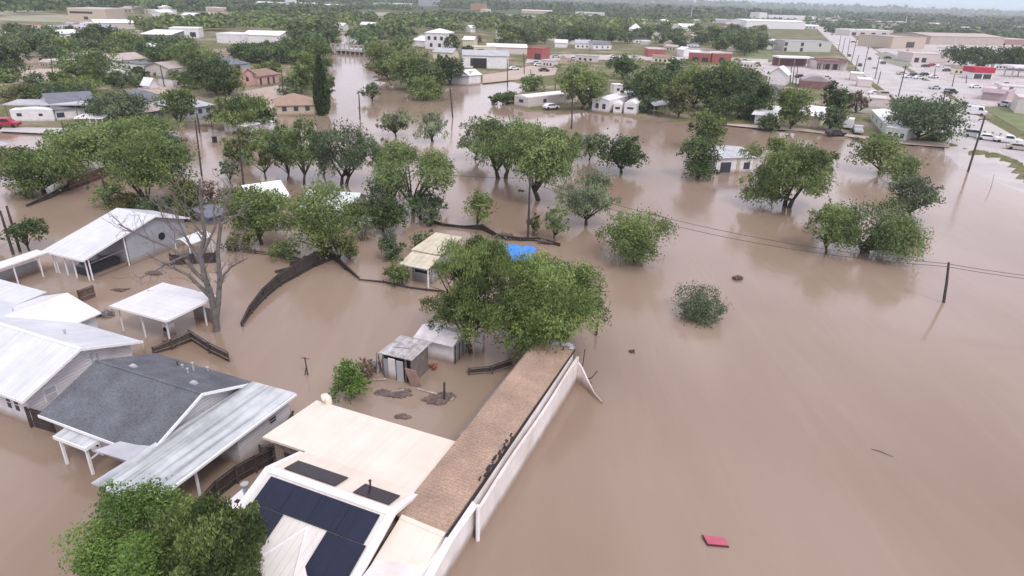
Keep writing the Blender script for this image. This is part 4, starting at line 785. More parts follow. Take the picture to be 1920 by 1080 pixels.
bld('dark_roof_house', 'dark roofed house behind the pink houses', (400,140), (470,134), 11, 2.8, 'hip', 2.0, GSIDING, GRYR, 'house', True)
bld('shed_row', 'small tan outbuilding row on the dirt lot at upper left', (62,122), (138,116), 6, 2.8, 'shed', .6, TANW, OLDWOOD, 'outbuilding', True, W3)
bld('white_roof_house', 'white roofed house hidden behind the olive tree in the flood', (478,398), (540,388), 6, 1.6, 'gable', 1.3, WHITE, mat('bright_roof', (.85,.85,.86), .5, .04), 'house', True)
bld('white_roof_house', 'pale green roofed house seen through the olive tree crown', (570,408), (660,414), 6, 1.5, 'gable', 1.3, WHITE, mat('pale_green_roof', (.62,.68,.64), .6, .1), 'house', True)
bld('grey_hut', 'grey walled hut behind the dead tree crown', (394,422), (420,415), 2.5, 1.0, 'shed', .6, BLUGR, GRYR, 'hut', True)
bld('white_roof_house', 'white roofed building at left edge behind the left tree group', (-60,318), (18,296), 8, 2.2, 'gable', 1.0, WHITE, LGRYR, 'house', True)
bld('white_tent', 'small white tent roof behind the leaning pole', (282,170), (298,168), 3, 1.6, 'gable', 1.6, WHITE, WHITE, 'tent', False)
bld('white_tent', 'white garden tent roof left of the light green trees', (462,256), (512,246), 6, 2.0, 'hip', 1.0, WHITE, WHITE, 'tent', True)
# far town, left to right along the horizon
far = [
 ('town_hall','large tan brick building with long dark window band at far upper left',(131,41),(202,43),30,9,'flat',TANW,PINKL,(('f',.35,6,16,1.5),('f',.45,2,3,2))),
 ('depot','long white roofed depot below the large tan brick building',(180,56),(254,56),14,4,'shed',PINKL,WHTR,()),
 ('parts_store','pale lilac flat roof store left of the long white depot',(100,62),(160,66),22,3.5,'flat',mat('lilac_wall',(.55,.53,.60),.7,.1),mat('lilac_roof',(.50,.49,.58),.7,.1),()),
 ('blue_barn','blue grey walled barn with white roof among left trees',(266,82),(322,84),14,4.5,'shed',BLUGR,WHTR,()),
 ('white_block','white block house with dark windows right of the blue grey barn',(320,72),(374,73),12,5,'flat',WHITE,WHTR,(('f',.2,1,3,2.5),('f',.8,1,3,2.5))),
 ('long_store','long white building with rounded corner at upper left centre',(408,82),(452,84),14,4.5,'flat',WHITE,WHTR,()),
 ('long_store','white shed roof building above the dark river trees',(456,82),(526,84),12,4.5,'shed',WHITE,WHTR,()),
 ('white_church','small white house right of the leaning mast at upper left',(342,40),(366,41),10,5,'gable',WHITE,WHTR,(('f',.5,1.5,2,2),)),
 ('elevator','white grain elevator tower on the horizon at left centre',(546,13),(557,13),12,16,'flat',WHITE,WHTR,()),
 ('far_shed','long white shed left of the white grain elevator',(508,14),(545,14),20,6,'gable',WHITE,LGRYR,()),
 ('far_shed','low white shed left of two long far sheds',(480,12),(504,13),15,6,'gable',WHITE,WHTR,()),
 ('far_shed','low cream shed right of the white grain elevator',(568,13),(596,13),15,5,'gable',YELW,WHTR,()),
 ('far_shed','pale low shed near the tan field edge',(614,16),(646,16),15,5,'gable',PINKL,WHTR,()),
 ('far_block','long white block with dark bays before the horizon woods',(720,14),(774,14),25,7,'flat',WHITE,WHTR,(('f',.38,.5,8,5),('f',.8,2,6,3))),
 ('far_block','grey tall block right of the long white block',(802,12),(826,12),25,13,'flat',GSIDING,LGRYR,()),
 ('striped_tank_row','orange brown striped block on the field edge',(882,19),(906,20),18,12,'flat',mat('rust_block',(.40,.23,.13),.85,.2,.3,ribs='X',rscale=.08),ORNR,()),
 ('far_shed','small pale shed right of the orange striped block',(910,25),(920,25),10,6,'flat',PINKL,WHTR,()),
 ('far_shed','low long tan shed row right of the field',(978,25),(1035,27),15,5,'gable',TANW,PINKL,()),
 ('school','wide pale brick building among far trees at centre',(1078,34),(1130,36),30,8,'flat',PINKL,WHTR,(('f',.3,2,5,3),('f',.7,2,5,3))),
 ('far_shed','white low roof in the trees right of the pale brick building',(1188,44),(1212,45),12,4,'gable',WHITE,WHTR,()),
 ('far_shed','white flat canopy roof on the horizon left of the white mill',(1322,24),(1362,25),20,5,'flat',WHITE,WHTR,()),
 ('far_shed','long low pale shed below the white flat canopy roof',(1332,43),(1390,45),20,5,'flat',LGRYR,WHTR,()),
 ('white_mill','large white mill hall left of the highway top',(1398,54),(1508,56),40,9,'gable',WHITE,WHTR,()),
 ('mill_tower','white twin topped mill tower above the white mill hall',(1422,40),(1436,40),18,14,'flat',WHITE,WHTR,()),
 ('mill_tower','broad white silo block behind the white mill hall',(1440,40),(1508,41),18,10,'flat',WHITE,WHTR,(('f',.5,3,20,1.5),)),
 ('far_store','white roofed store on the right side of the highway top',(1566,46),(1608,47),25,6,'flat',LGRYR,WHTR,()),
 ('far_store','dark purple brown block right of the white roofed far store',(1614,46),(1636,47),18,9,'flat',MARR,TANR,()),
 ('far_store','long pale green shed with bays right of the dark block',(1642,48),(1700,49),15,6,'gable',GRNW,LGRYR,(('f',.3,1,5,3),('f',.6,1,5,3))),
 ('far_store','white low roof in the far green trees at right',(1702,34),(1734,34),15,6,'gable',WHITE,WHTR,()),
 ('far_store','pale low roof in the trees above the brown warehouse store',(1744,50),(1776,51),15,5,'gable',PINKL,WHTR,()),
 ('far_store','pale roof right of the low roof in the trees above the warehouse',(1788,52),(1812,53),15,5,'gable',PINKL,LGRYR,()),
 ('far_house','white roof between far trees left of the field',(620,58),(644,59),10,4,'gable',GRNW,WHTR,()),
 ('far_house','pale roof in woods right of the channel head',(676,56),(702,57),10,4,'gable',GRNW,WHTR,()),
 ('far_house','small white house in woods above the tall white house',(882,62),(892,62),8,4,'gable',WHITE,WHTR,()),
 ('far_house','white house in the brown yard right of the tall white house',(930,74),(958,75),9,4,'gable',WHITE,LGRYR,(('f',.5,1,2,2),)),
 ('far_house','white roofed house below the brown yard house',(868,88),(888,89),8,4,'gable',YELW,WHTR,()),
]
for (nm,lab,bl,br,dp,h,rf,wmt,rmt,wn_) in far: bld(nm, lab, bl, br, dp, h, rf, 1.6, wmt, rmt, 'building', True, wn_)
FB = []
for i_, (wm_, rm_) in enumerate(((WHITE,WHTR),(PINKL,WHTR),(TANW,TANR),(PINKL,LGRYR),(YELW,BRNR),(WHITE,GRYR))):
    mb = MB().box(-6,6,-4,4,-.5,3.6); nf = len(mb.f)
    if i_ % 2: mb.box(-6.2,6.2,-4.2,4.2,3.6,4.0)
    else: mb.prism([(-4.4,3.6),(4.4,3.6),(0,5.2)],0,-6.3,6.3)
    for x_ in (-3.8,-1,2.2): mb.box(x_,x_+1.4,-4.06,-3.9,1,2.4)
    o = mb.build('far_building', [wm_, rm_, WINM]); n2_ = 6 if i_ % 2 else 5+0
    mi = [0]*6+[1]*(len(mb.f)-6-18)+[2]*18; o.data.polygons.foreach_set('material_index', mi); FB.append(o)
random.seed(77); fi = 0
for poly, n_, rs, lab in (([(1505,56),(1520,28),(1640,30),(1915,50),(1915,64),(1660,62),(1590,50)],56,(1.0,2.2),'small pale building in the far downtown cluster at the right'),
      ([(1230,46),(1400,32),(1500,26),(1500,44),(1400,62),(1300,62)],22,(.9,1.8),'small pale building in the far cluster left of the white mill'),
      ([(10,60),(130,42),(260,58),(300,70),(100,82),(10,90)],14,(.6,1.0),'small pale building among the lots at upper left'),
      ([(1020,52),(1180,52),(1330,70),(1430,100),(1250,96),(1040,90)],40,(.6,.9),'small house among the trees beyond the red shops'),
      ([(240,20),(480,26),(460,34),(260,34)],9,(1.0,1.6),'small pale building on the far field edge at upper left'),
      ([(60,120),(300,96),(420,120),(330,170),(120,150)],16,(.55,.8),'small house between the upper left garden trees')):
    k_ = 0
    while k_ < n_:
        x, y = random.uniform(min(p[0] for p in poly),max(p[0] for p in poly)), random.uniform(min(p[1] for p in poly),max(p[1] for p in poly))
        ins = False
        for a_i in range(len(poly)):
            A1, B1_ = poly[a_i], poly[a_i-1]
            if (A1[1] > y) != (B1_[1] > y) and x < (B1_[0]-A1[0])*(y-A1[1])/(B1_[1]-A1[1])+A1[0]: ins = not ins
        if not ins: continue
        o = FB[fi] if fi < len(FB) else random.choice(FB).copy()
        if fi >= len(FB): COL.objects.link(o)
        fi += 1; k_ += 1; s_ = random.uniform(*rs); o.location = P(x,y); o.scale = (s_*random.uniform(.7,1.4), s_, min(1.4,s_)*random.uniform(.8,1.1)); o.rotation_euler = (0,0,random.choice((-.4,-.38,.1,1.2,1.18))); tag(o, lab, 'building', lab.replace('small ','').replace('building','buildings',1).replace('house','houses',1))
random.seed(78); k_ = 0
for (x, y) in ((1452,150),(1468,146),(1604,150),(1618,162),(1690,112),(1712,104),(1650,74),(1690,74),(1780,112),(1800,140),(1870,130),(1765,98),(1810,100),(1850,108),(1400,128),(1380,124),(1240,118),(1190,116),(1100,116),(1060,120),(1030,126)):
    o = random.choice(FB).copy(); COL.objects.link(o); s_ = random.uniform(.35,.6); o.location = P(x,y,.3); o.scale = (s_*random.uniform(.7,1.6), s_, .75); o.rotation_euler = (0,0,random.choice((-.4,.1,1.2))); tag(o, 'small shop or shed on the paved lots beside the highway', 'building', 'small shops on the paved lots')
# the road bridge across the channel head
a, b_ = P(621,99), P(690,104); d = b_-a; Lb = float(np.hypot(d[0],d[1])); e = empty('road_bridge', (a[0],a[1],0), 'low concrete road bridge across the head of the flooded channel', 'bridge', math.atan2(d[1],d[0]))
MB().box(0,Lb,0,9,1.2,2.1).build('deck', CONC, e); mb = MB()
for i in range(9): mb.box(Lb*i/8-.35,Lb*i/8+.35,-.02,.3,2.1,4.2)
mb.box(0,Lb,.05,.25,3.9,4.25); mb.box(0,Lb,.05,.25,2.9,3.1); mb.build('parapet', CONC, e)
for i in range(1,8): MB().box(Lb*i/8-.4,Lb*i/8+.4,.6,8.4,-1,1.2).build('pier', CONC, e)

# ================================================================== POLES AND WIRES
def pole(label, base, top, r=.14, arm=False, mt=POLE, name='utility_pole', group=None, cap=False, z0=0.0):
    b_ = P(*base, z0); t_ = at_depth(b_, *top); e = empty(name, (b_[0],b_[1],0), label, 'pole', 0, group); d = Vector(t_-b_)
    MB().tube([(0,0,-.6),tuple(d*.5),tuple(d)], [r*1.15,r,r*.8], 8).build('shaft', mt, e)
    if arm:
        mb = MB().obox(tuple(d*.95),(1.1,.35,0),(-.03,.08,0),(0,0,.08)); mb.build('crossarm', mt, e)
        mb = MB()
        for s in (-.9,-.4,.4,.9): c_ = d*.95+Vector((1.1*s,.35*s,.1)); mb.tube([tuple(c_),tuple(c_+Vector((0,0,.25)))], .05, 6)
        mb.build('insulator', GREYPOLE, e)
    if cap: MB().obox(tuple(d+Vector((.5,0,.05))),(.7,0,0),(0,.15,0),(0,0,.08)).build('lamp_head', GREYPOLE, e)
    return Vector(t_)
T1 = pole('tall middle pole standing in water beside the light green trees', (990,446), (994,328), .13)
T2 = pole('leaning dark pole standing alone in the flood at right', (1771,567), (1779,492), .13)
T3 = pole('leaning pole with dark base at the flooded road edge', (1815,322), (1847,218), .17, True)
T4 = pole('bare pole at the left side of the flooded channel mouth', (675,224), (673,177), .15)
T5 = pole('pole right of the lone channel tree', (849,220), (844,164), .17)
T6 = pole('dark pole in front of the white mobile home', (1072,242), (1074,150), .16)
pole('left of two dark poles at the left edge above the metal house', (25,477), (0,395), .13)
pole('right of two dark poles at the left edge above the metal house', (38,472), (12,386), .13)
pole('brown leaning pole in the yard behind the metal house', (206,391), (186,313), .12)
pole('dark pole left of the small dark tree in the flood', (378,330), (366,225), .13)
T7 = pole('dark pole beside the small dark tree in the flood', (457,352), (446,240), .14)
pole('leaning pole before the pale pink house', (309,165), (300,122), .16)
pole('short brown pole left of the leaning pole', (253,165), (249,145), .14)
pole('pole on the dirt lot at upper left', (100,150), (95,105), .16)
pole('pole left of the cypress beside the orange roof', (533,195), (528,135), .15)
pole('leaning dark pole behind the left tree group', (124,262), (115,228), .13)
pole('dark pole before the blue awning cottage', (374,250), (369,212), .14)
pole('thin pole before the white warehouse', (952,162), (951,110), .15); pole('thin pole right of the white warehouse', (983,140), (982,100), .16); pole('short thin pole on the dirt lot beside the warehouse', (996,148), (995,130), .14)
pole('pole standing in the shore trees right of the pink mobile home', (1041,180), (1041,145), .15)
pole('thin pole in the far bank trees left of the olive tree', (1130,170), (1129,138), .15)
HW = [((1684,182),(1699,122),'leaning highway pole at the bend beside the round dark tree'),((1766,212),(1772,170),'highway pole with lamp arm behind the round dark tree'),
 ((1640,150),(1649,107),'highway pole above the side street corner'),((1617,140),(1629,87),'tall highway pole left of the side street corner'),
 ((1602,137),(1610,104),'short highway pole beside the maroon roofed shop'),((1596,118),(1607,72),'highway pole at the right end of the maroon roofed shop'),
 ((1589,104),(1594,72),'thin highway pole beside the motel front'),((1579,100),(1585,70),'thin highway pole at the motel corner'),((1571,98),(1577,66),'thin highway pole left of the motel corner'),
 ((1645,160),(1652,133),'thin pole at the side street crossing')]
for i, (b0, t0, lab) in enumerate(HW): pole(lab, b0, t0, .17, i in (0,2,3,5), cap=(i == 1), group='poles along the highway')
for (b0,t0,lab) in (((1481,160),(1485,115),'left of three thin posts beside the bright white house'),((1486,160),(1490,118),'middle of three thin posts beside the bright white house'),((1492,160),(1496,120),'right of three thin posts beside the bright white house')): pole(lab, b0, t0, .16, group='posts beside the bright white house')
pole('white sign mast beside the fuel shop', (1808,122), (1814,97), .28, mt=WHITE, name='sign_mast')
pole('tall white sign mast among far stores', (1696,52), (1701,30), .5, mt=WHITE, name='sign_mast')
pole('thin lattice mast on the right horizon', (1792,28), (1797,0), .45, mt=GREYPOLE, name='radio_mast')
pole('dark radio mast above the white mill', (1464,32), (1466,0), .5, mt=GREYPOLE, name='radio_mast')
pole('pale mast above the railway at centre right', (1294,44), (1298,14), .35, mt=WHITE, name='radio_mast')
pole('dark mast at upper left before the horizon woods', (458,26), (457,0), .35, name='radio_mast')
pole('pole in the parking area before the fuel shop', (1751,150), (1754,128), .16); pole('pole with white base beside the dark van', (1785,164), (1790,140), .16); pole('post beside the fuel shop', (1812,158), (1812,140), .16)
pole('thin pale marker post on the flooded road edge', (1858,354), (1864,328), .06, mt=GREYPOLE, name='marker_post'); pole('thin white marker post at the flooded verge', (1770,310), (1773,292), .07, mt=WHITE, name='marker_post')
pole('leaning dark pole at the edge of the white and green mobile home', (1616,206), (1615,168), .18)
def wire(label, a, b_, sag, r=.028):
    n = 18; mb = MB(); o = Vector(a); pts = []
    for i in range(n+1):
        t_ = i/n; p_ = o.lerp(Vector(b_), t_) - o; p_.z -= sag*4*t_*(1-t_); pts.append(p_)
    tag(mb.tube(pts, r, 4).build('power_line', WIRE, loc=o), label, 'wire')
wire('sagging wire from the tall middle pole to the leaning pole at right', T1-Vector((0,0,.3)), T2-Vector((0,0,.15)), 1.5)
wire('lower sagging wire from the tall middle pole to the leaning pole at right', T1-Vector((0,0,.9)), T2-Vector((0,0,.45)), 1.7)
T2b = Vector(at_depth(np.array([60,57.0,0]), 2060, 530))
wire('wire from the leaning pole at right out of the frame', T2-Vector((0,0,.15)), T2b, .2); wire('lower wire from the leaning pole at right out of the frame', T2-Vector((0,0,.45)), T2b-Vector((0,0,.35)), .2)
wire('wire from the tall middle pole to the pole beside the small dark tree', T7-Vector((0,0,.8)), T1-Vector((0,0,.4)), 1.6)

# ================================================================== VEHICLES
CARM = {c: mat('car_'+c, v, .35, .05) for c, v in {'white':(.75,.75,.76),'dark':(.05,.05,.06),'silver':(.45,.46,.48),'red':(.35,.03,.05),'tan':(.45,.40,.34)}.items()}
def vehicle(kind, label, px, head, color, z0=Z1, cat='car'):
    p = P(*px, z0); e = empty({'car':'parked_car','pickup':'pickup_truck','van':'white_van' if color=='white' else 'van','suv':'parked_car'}[kind], (p[0],p[1],z0), label, cat, RAD(head))
    if kind == 'pickup': prof = [(-2.7,.45),(2.6,.45),(2.7,.95),(1.2,1.08),(.7,1.75),(-.7,1.75),(-.8,1.1),(-2.7,1.1)]; gl = [(-.62,1.15),(1.02,1.15),(.66,1.65),(-.62,1.65)]; hw = .95
    elif kind == 'van': prof = [(-2.6,.4),(2.6,.4),(2.7,1.1),(2.0,1.4),(1.5,2.4),(-2.6,2.5)]; gl = [(.6,1.45),(1.85,1.45),(1.45,2.2),(.6,2.2)]; hw = 1.0
    elif kind == 'suv': prof = [(-2.3,.4),(2.3,.4),(2.35,.95),(1.2,1.1),(.6,1.8),(-2.1,1.8),(-2.35,1.1)]; gl = [(-2.0,1.15),(1.0,1.15),(.55,1.68),(-1.9,1.68)]; hw = .95
    else: prof = [(-2.2,.35),(2.2,.35),(2.25,.75),(1.1,.92),(.5,1.42),(-1.2,1.42),(-1.8,.95),(-2.25,.9)]; gl = [(-1.55,.95),(.95,.95),(.45,1.34),(-1.15,1.34)]; hw = .88
    MB().prism(prof, 1, -hw, hw).build('body', CARM[color], e, bevel=.08)
    g_ = MB(); g_.prism(gl, 1, -hw-.01, -hw+.02); g_.prism(gl, 1, hw-.02, hw+.01); g_.build('side_window', GLASS, e)
    x0, x1 = gl[1], gl[2]; MB().add([(x0[0]+.14,-hw*.85,x0[1]),(x0[0]+.14,hw*.85,x0[1]),(x1[0]+.12,hw*.8,x1[1]),(x1[0]+.12,-hw*.8,x1[1])], [(0,1,2,3)]).build('windscreen', GLASS, e)
    for x_ in (prof[0][0]*.62, prof[1][0]*.62):
        for s in (-1,1): MB().tube([(x_,s*(hw-.12),.34),(x_,s*(hw+.03),.34)], .35, 12).build('wheel', TYRE, e)
    return e
vehicle('pickup','white pickup stopped on the highway right of the leaning roadside pole',(1889,268),-32,'white')
vehicle('suv','pale car stopped before the white pickup on the highway',(1826,257),-30,'silver')
vehicle('car','second pale car beside the leaning roadside pole on the highway',(1851,263),-30,'white')
vehicle('car','tan car behind the white pickup near the right edge',(1908,281),-30,'tan')
vehicle('van','boxy white van driving down the highway',(1828,215),-40,'white')
vehicle('pickup','dark pickup just ahead of the boxy white van',(1807,202),138,'dark')
vehicle('suv','dark car at the side street crossing',(1782,176),15,'dark')
vehicle('car','silver car left of the dark car at the crossing',(1752,167),12,'silver')
vehicle('car','white car parked left of the fuel shop',(1750,146),5,'white'); vehicle('car','dark car parked behind the white car near the fuel shop',(1734,142),5,'dark')
vehicle('car','white car parked in front of the fuel shop',(1828,165),4,'white'); vehicle('suv','pale car parked beside the beige walled building',(1884,200),95,'silver')
vehicle('car','white car parked behind the low pale building',(1640,178),0,'white'); vehicle('suv','tan car parked beside the white car near the low building',(1658,181),0,'tan')
vehicle('van','white van parked between the dark tree and the mobile home',(1590,240),60,'white'); vehicle('pickup','silver pickup parked in front of the white van',(1607,249),70,'silver')
vehicle('car','dark car parked under the small dark tree at the waterline',(1566,254),10,'dark')
vehicle('car','white car on the dirt lot beside the warehouse',(964,131),20,'white'); vehicle('car','pale car parked right of the pink mobile home',(1033,204),30,'white')
vehicle('suv','red car at the left edge beside the white trailer',(14,238),12,'red'); vehicle('car','white car on the lot right of the red building',(1010,124),5,'white'); vehicle('car','silver car parked near the red building',(1042,108),5,'silver')
vehicle('car','dark car on the highway between the far poles',(1612,124),60,'dark'); vehicle('car','dark car at the grass patch beside the highway',(1664,110),10,'dark')
vehicle('car','white car at upper left beside the tree belt',(74,52),10,'white'); vehicle('car','small white car right of the other one at upper left',(94,52),10,'white')
random.seed(31); pc = {}
for (px_, hd) in (((1700,146),20),((1712,143),20),((1722,148),10),((1690,140),5),((1655,120),80),((1735,126),10),((1748,124),8),((1762,126),12),((1776,134),5),((1870,162),5),((1884,160),5),((1500,146),10),((1530,150),12),((1548,148),14),((1560,158),10),((1476,110),5),((1498,112),5),((1572,84),60),((1560,66),55),((1546,52),55),((1592,106),60),((1630,112),60),((1640,128),60),((1600,80),5),((1622,82),5),((1640,84),5),((1658,86),5),((1060,110),5),((1076,112),5),((1150,108),4),((1195,110),4),((1262,112),5),((1396,116),4),((1020,134),15),((1006,120),10),((1700,112),5)):
    ck = random.choice(('white','dark','silver','dark','silver','red','tan'))
    if ck not in pc: pc[ck] = vehicle('car', f'{ck} car parked or driving in the far town right of the channel', px_, hd, ck); pc[ck]['group'] = f'{ck} cars in the far town'
    else:
        c = copy_tree(pc[ck]); c.location = P(*px_, Z1); c.rotation_euler = (0,0,RAD(hd))
# traffic drums across the closed road
dr = None
for i, px_ in enumerate(((1786,252),(1799,252),(1844,255),(1859,257),(1874,259),(1905,265))):
    p = P(*px_, Z1)
    if dr is None:
        dr = empty('traffic_drum', (p[0],p[1],Z1), 'dark traffic drum in the row closing the flooded highway', 'traffic drum', 0, 'traffic drums closing the highway')
        MB().tube([(0,0,0),(0,0,.06),(0,0,.08),(0,0,1.15)], [.38,.38,.3,.24], 12).build('barrel', BRNR, dr); MB().tube([(0,0,.6),(0,0,.82)], [.285,.27], 12).build('band', WHITE, dr)
    else:
        c = copy_tree(dr); c.location = (p[0],p[1],Z1)

# ================================================================== TREES
# kind: leaf colour, crown bottom (share of height), lobes, cover, droop, leaf elongation, lobe size
KINDS = {
 'round': dict(leaf='mid', cb=.14, tv=.28, nl=22, cover=3.6, droop=.0, el=.55, ls=.36, fill=.72),
 'dense': dict(leaf='dark', cb=.10, nl=24, cover=4.2, droop=.0, el=.6, ls=.36, fill=.72),
 'airy':  dict(leaf='light', cb=.30, nl=18, cover=1.9, droop=.25, el=.42, ls=.30, fill=.80),
 'willow':dict(nar=.2, leaf='light', cb=.12, nl=34, cover=3.8, droop=.35, el=.34, ls=.27, fill=.80, tv=.30),
 'feather':dict(nar=.25, leaf='olive', cb=.10, nl=32, cover=3.8, droop=-.45, el=.28, ls=.28, fill=.78, tv=.26),
 'bush':  dict(nar=.1, zlo=-1.35, leaf='mid', cb=.0, nl=16, cover=3.8, droop=.0, el=.5, ls=.38, fill=.66),
 'sparse':dict(leaf='pale', cb=.20, nl=16, cover=1.15, droop=.5, el=.30, ls=.32, fill=.85),
}
def crown_data(w, h, k, Lf, seed, zc=None):
    """leaf quads gathered in tufts on overlapping lobes; returns vertices, tints, lobe centres"""
    r = np.random.default_rng(seed); w = w*1.2; nl = k['nl']; a, c = w/2, h/2
    ctr = []; lrs = []; asym = r.uniform(0,6.28); sq = r.uniform(.82,1.12)
    for i in range(nl):
        zz = r.uniform(k.get('zlo',-.85),.92); ph = r.uniform(0,6.28); q = (i/nl*.55+.45)
        rho = (math.sqrt(max(0, 1-zz*zz)) if zz > 0 else 1-k.get('nar',.45)*zz*zz) * k['fill'] * r.uniform(.35,1.08) * (1+.22*math.cos(ph-asym))
        rho = min(rho, .80)
        ctr.append((a*rho*math.cos(ph)*sq, a*rho*math.sin(ph)/sq, c + c*zz*k['fill']*r.uniform(.8,1.1))); lrs.append(r.uniform(.55,1.45))
    for i in range(max(3, nl//4)): ctr.append((a*r.uniform(-.5,.5), a*r.uniform(-.5,.5), c*r.uniform(.6,1.55))); lrs.append(r.uniform(.9,1.4))
    for i in range(k.get('outl', nl//3)):
        ph = r.uniform(0,6.28); zz = r.uniform(-.5,.85); rho = r.uniform(.68,.90)*math.sqrt(1-zz*zz*.8); ctr.append((a*rho*math.cos(ph), a*rho*math.sin(ph), c+c*zz*.95)); lrs.append(r.uniform(.4,.7))
    ctr = np.array(ctr); lr = a*k['ls']*np.array(lrs); tv_ = k.get('tv', .22); lt = r.uniform(-tv_, tv_, len(ctr))
    area = 3.14*a*c*1.0
    n = int(min(60000, max(140, k['cover']*area*2.2/(Lf*Lf*k['el']*.5)/2)))
    nt_ = max(len(ctr)*3, n//14); wts = lr**2; li = r.choice(len(ctr), nt_, p=wts/wts.sum())
    d = r.normal(size=(nt_,3)); d /= np.linalg.norm(d,axis=1)[:,None]; d[:,2] = np.where(d[:,2] < -.3, -d[:,2], d[:,2])
    tc_ = ctr[li] + d*(lr[li]*r.uniform(.45,1.0,nt_)**.6)[:,None]*np.array([1,1,min(1.0, c/a*1.05)])
    tt = lt[li] + r.normal(0,.10,nt_)
    ti = r.integers(0, nt_, n); sp = (lr[li][ti]*.19)
    off = r.normal(size=(n,3))*sp[:,None]
    s = np.abs(r.normal(size=n))
    if k['droop']: off[:,2] -= k['droop']*s*sp*1.6; off[:,:2] *= .75
    p = tc_[ti] + off; keep = p[:,2] > (.02*h if zc is None else zc); p = p[keep]; ti = ti[keep]; n = len(p)
    ou = p - np.array([0,0,c*.7]); ou /= np.linalg.norm(ou,axis=1)[:,None]+1e-6
    ax = r.normal(size=(n,3))*(.9 if not k['droop'] else .45) + ou*.5; ax[:,2] -= k['droop']*1.6
    ax /= np.linalg.norm(ax,axis=1)[:,None]
    nm = r.normal(size=(n,3))*.6 + ou*.8 + np.array([0,0,.5]); b_ = np.cross(nm, ax); b_ /= np.linalg.norm(b_,axis=1)[:,None]+1e-6
    L_ = (Lf*r.uniform(.5,1.5,n))[:,None]*(1.25 if k['el'] < .35 else 1.0); W_ = L_*k['el']*1.15
    v = np.stack([p-ax*L_*.5, p+b_*W_*.5+ax*L_*.05, p+ax*L_*.5, p-b_*W_*.5+ax*L_*.05], 1)
    tint = np.clip(.42 + tt[ti] + r.normal(0,.13,n), 0, 1)
    return v.reshape(-1,3), tint, ctr
def leaf_mesh(name, v, tint, mats, extra=None):
    """leaf quads plus optional (verts, faces) of bark as a second material"""
    nv = len(v); nq = nv//4; me = bpy.data.meshes.new(name)
    fs = np.arange(nv).reshape(-1,4).tolist(); vs = v.tolist()
    if extra: fs += [tuple(i+nv for i in f) for f in extra[1]]; vs += extra[0]
    me.from_pydata(vs, [], fs)
    for m_ in mats: me.materials.append(m_)
    at = me.attributes.new('tint','FLOAT','FACE'); tv = np.zeros(len(fs), np.float32); tv[:nq] = tint; at.data.foreach_set('value', tv)
    if extra:
        mi = np.zeros(len(fs), np.int32); mi[nq:] = 1; me.polygons.foreach_set('material_index', mi)
    me.update(); return me
def skeleton(H, cb, ctr, zoff, rad, seed, nb=9, forks=1):
    random.seed(seed); mb = MB(); fz = H*max(.12, cb*.75); lean = Vector((random.uniform(-.06,.06)*H, random.uniform(-.06,.06)*H, 0))
    stems = [Vector((0,0,0))] if forks == 1 else [Vector((random.uniform(-.5,.5),random.uniform(-.3,.3),0))*rad*5 for _ in range(forks)]
    tops = []
    for s_ in stems:
        tp = s_*1.8 + lean + Vector((0,0,fz)); mb.tube([s_+Vector((0,0,-.7)), s_.lerp(tp,.5)+Vector((random.uniform(-.1,.1),0,0)), tp], [rad*1.25, rad, rad*.82], 8); tops.append(tp)
    idx = list(range(len(ctr))); random.shuffle(idx)
    for j, i in enumerate(idx[:nb]):
        e_ = Vector(ctr[i]) + Vector((0,0,zoff)); tp = tops[j % len(tops)]; md = tp.lerp(e_, .5) + Vector((random.uniform(-.4,.4),random.uniform(-.4,.4),random.uniform(-.1,.5)))*rad*2
        mb.tube([tp-Vector((0,0,.1)), md, e_, e_+(e_-md)*.15], [rad*.62, rad*.40, rad*.2, rad*.06], 6)
        for q in range(2):
            f_ = md.lerp(e_, random.uniform(.2,.8)); g_ = f_ + Vector((random.uniform(-1,1),random.uniform(-1,1),random.uniform(.1,1)))*rad*7; mb.tube([f_, g_], [rad*.2, rad*.05], 5)
    return mb
def tree(label, base, yt, wpx, kind='round', leaf=None, name='tree', cat='tree', seed=None, group=None, cb=None, forks=1, cover=None, lf=None, fill=None, nl=None, ls=None, tv=None, outl=None):
    k = dict(KINDS[kind]); k['leaf'] = leaf or k['leaf']; k['cb'] = k['cb'] if cb is None else cb
    if cover: k['cover'] = cover
    for q_, v_ in (('fill',fill),('nl',nl),('ls',ls),('tv',tv),('outl',outl)):
        if v_ is not None: k[q_] = v_
    b_ = P(*base); H = max(hgt(b_, yt)*.93, .8); dep = proj(b_+np.array([0,0,H*.5]))[2]; w_ = wpx*dep/F; k['cb'] *= .6
    seed = seed if seed is not None else int(base[0]*7+base[1]*13) % 100000
    Lf = max(.15, 2.1*dep/650.0) if lf is None else lf
    zb_ = H*k['cb']; ch = H-zb_
    v, tint, ctr = crown_data(w_, ch, k, Lf, seed)
    rad = max(.06, min(.32, w_*.028))
    gm = GREENS[k['leaf']]
    if kind == 'bush':
        mb = MB(); random.seed(seed)
        for i in range(9): c_ = Vector(ctr[i % len(ctr)]); mb.tube([(random.uniform(-.2,.2),random.uniform(-.2,.2),-.4), c_*.5+Vector((random.uniform(-.1,.1),0,0)), c_], [rad*.5,rad*.4,rad*.1], 5)
        o = bpy.data.objects.new(name if name != 'tree' else 'bush', leaf_mesh('bush', v, tint, [gm, BARK], (mb.v, mb.f))); COL.objects.link(o); o.location = b_; return tag(o, label, cat if cat != 'tree' else 'bush', group)
    e = empty(name, (b_[0],b_[1],0), label, cat, 0, group)
    v[:,2] += zb_; o = bpy.data.objects.new('crown', leaf_mesh('crown', v, tint, [gm])); COL.objects.link(o); o.parent = e
    skeleton(H, k['cb'], ctr, zb_, rad, seed, 12 if kind in ('airy','sparse') else 8, forks).build('trunk', BARK, e, smooth=True)
    return e

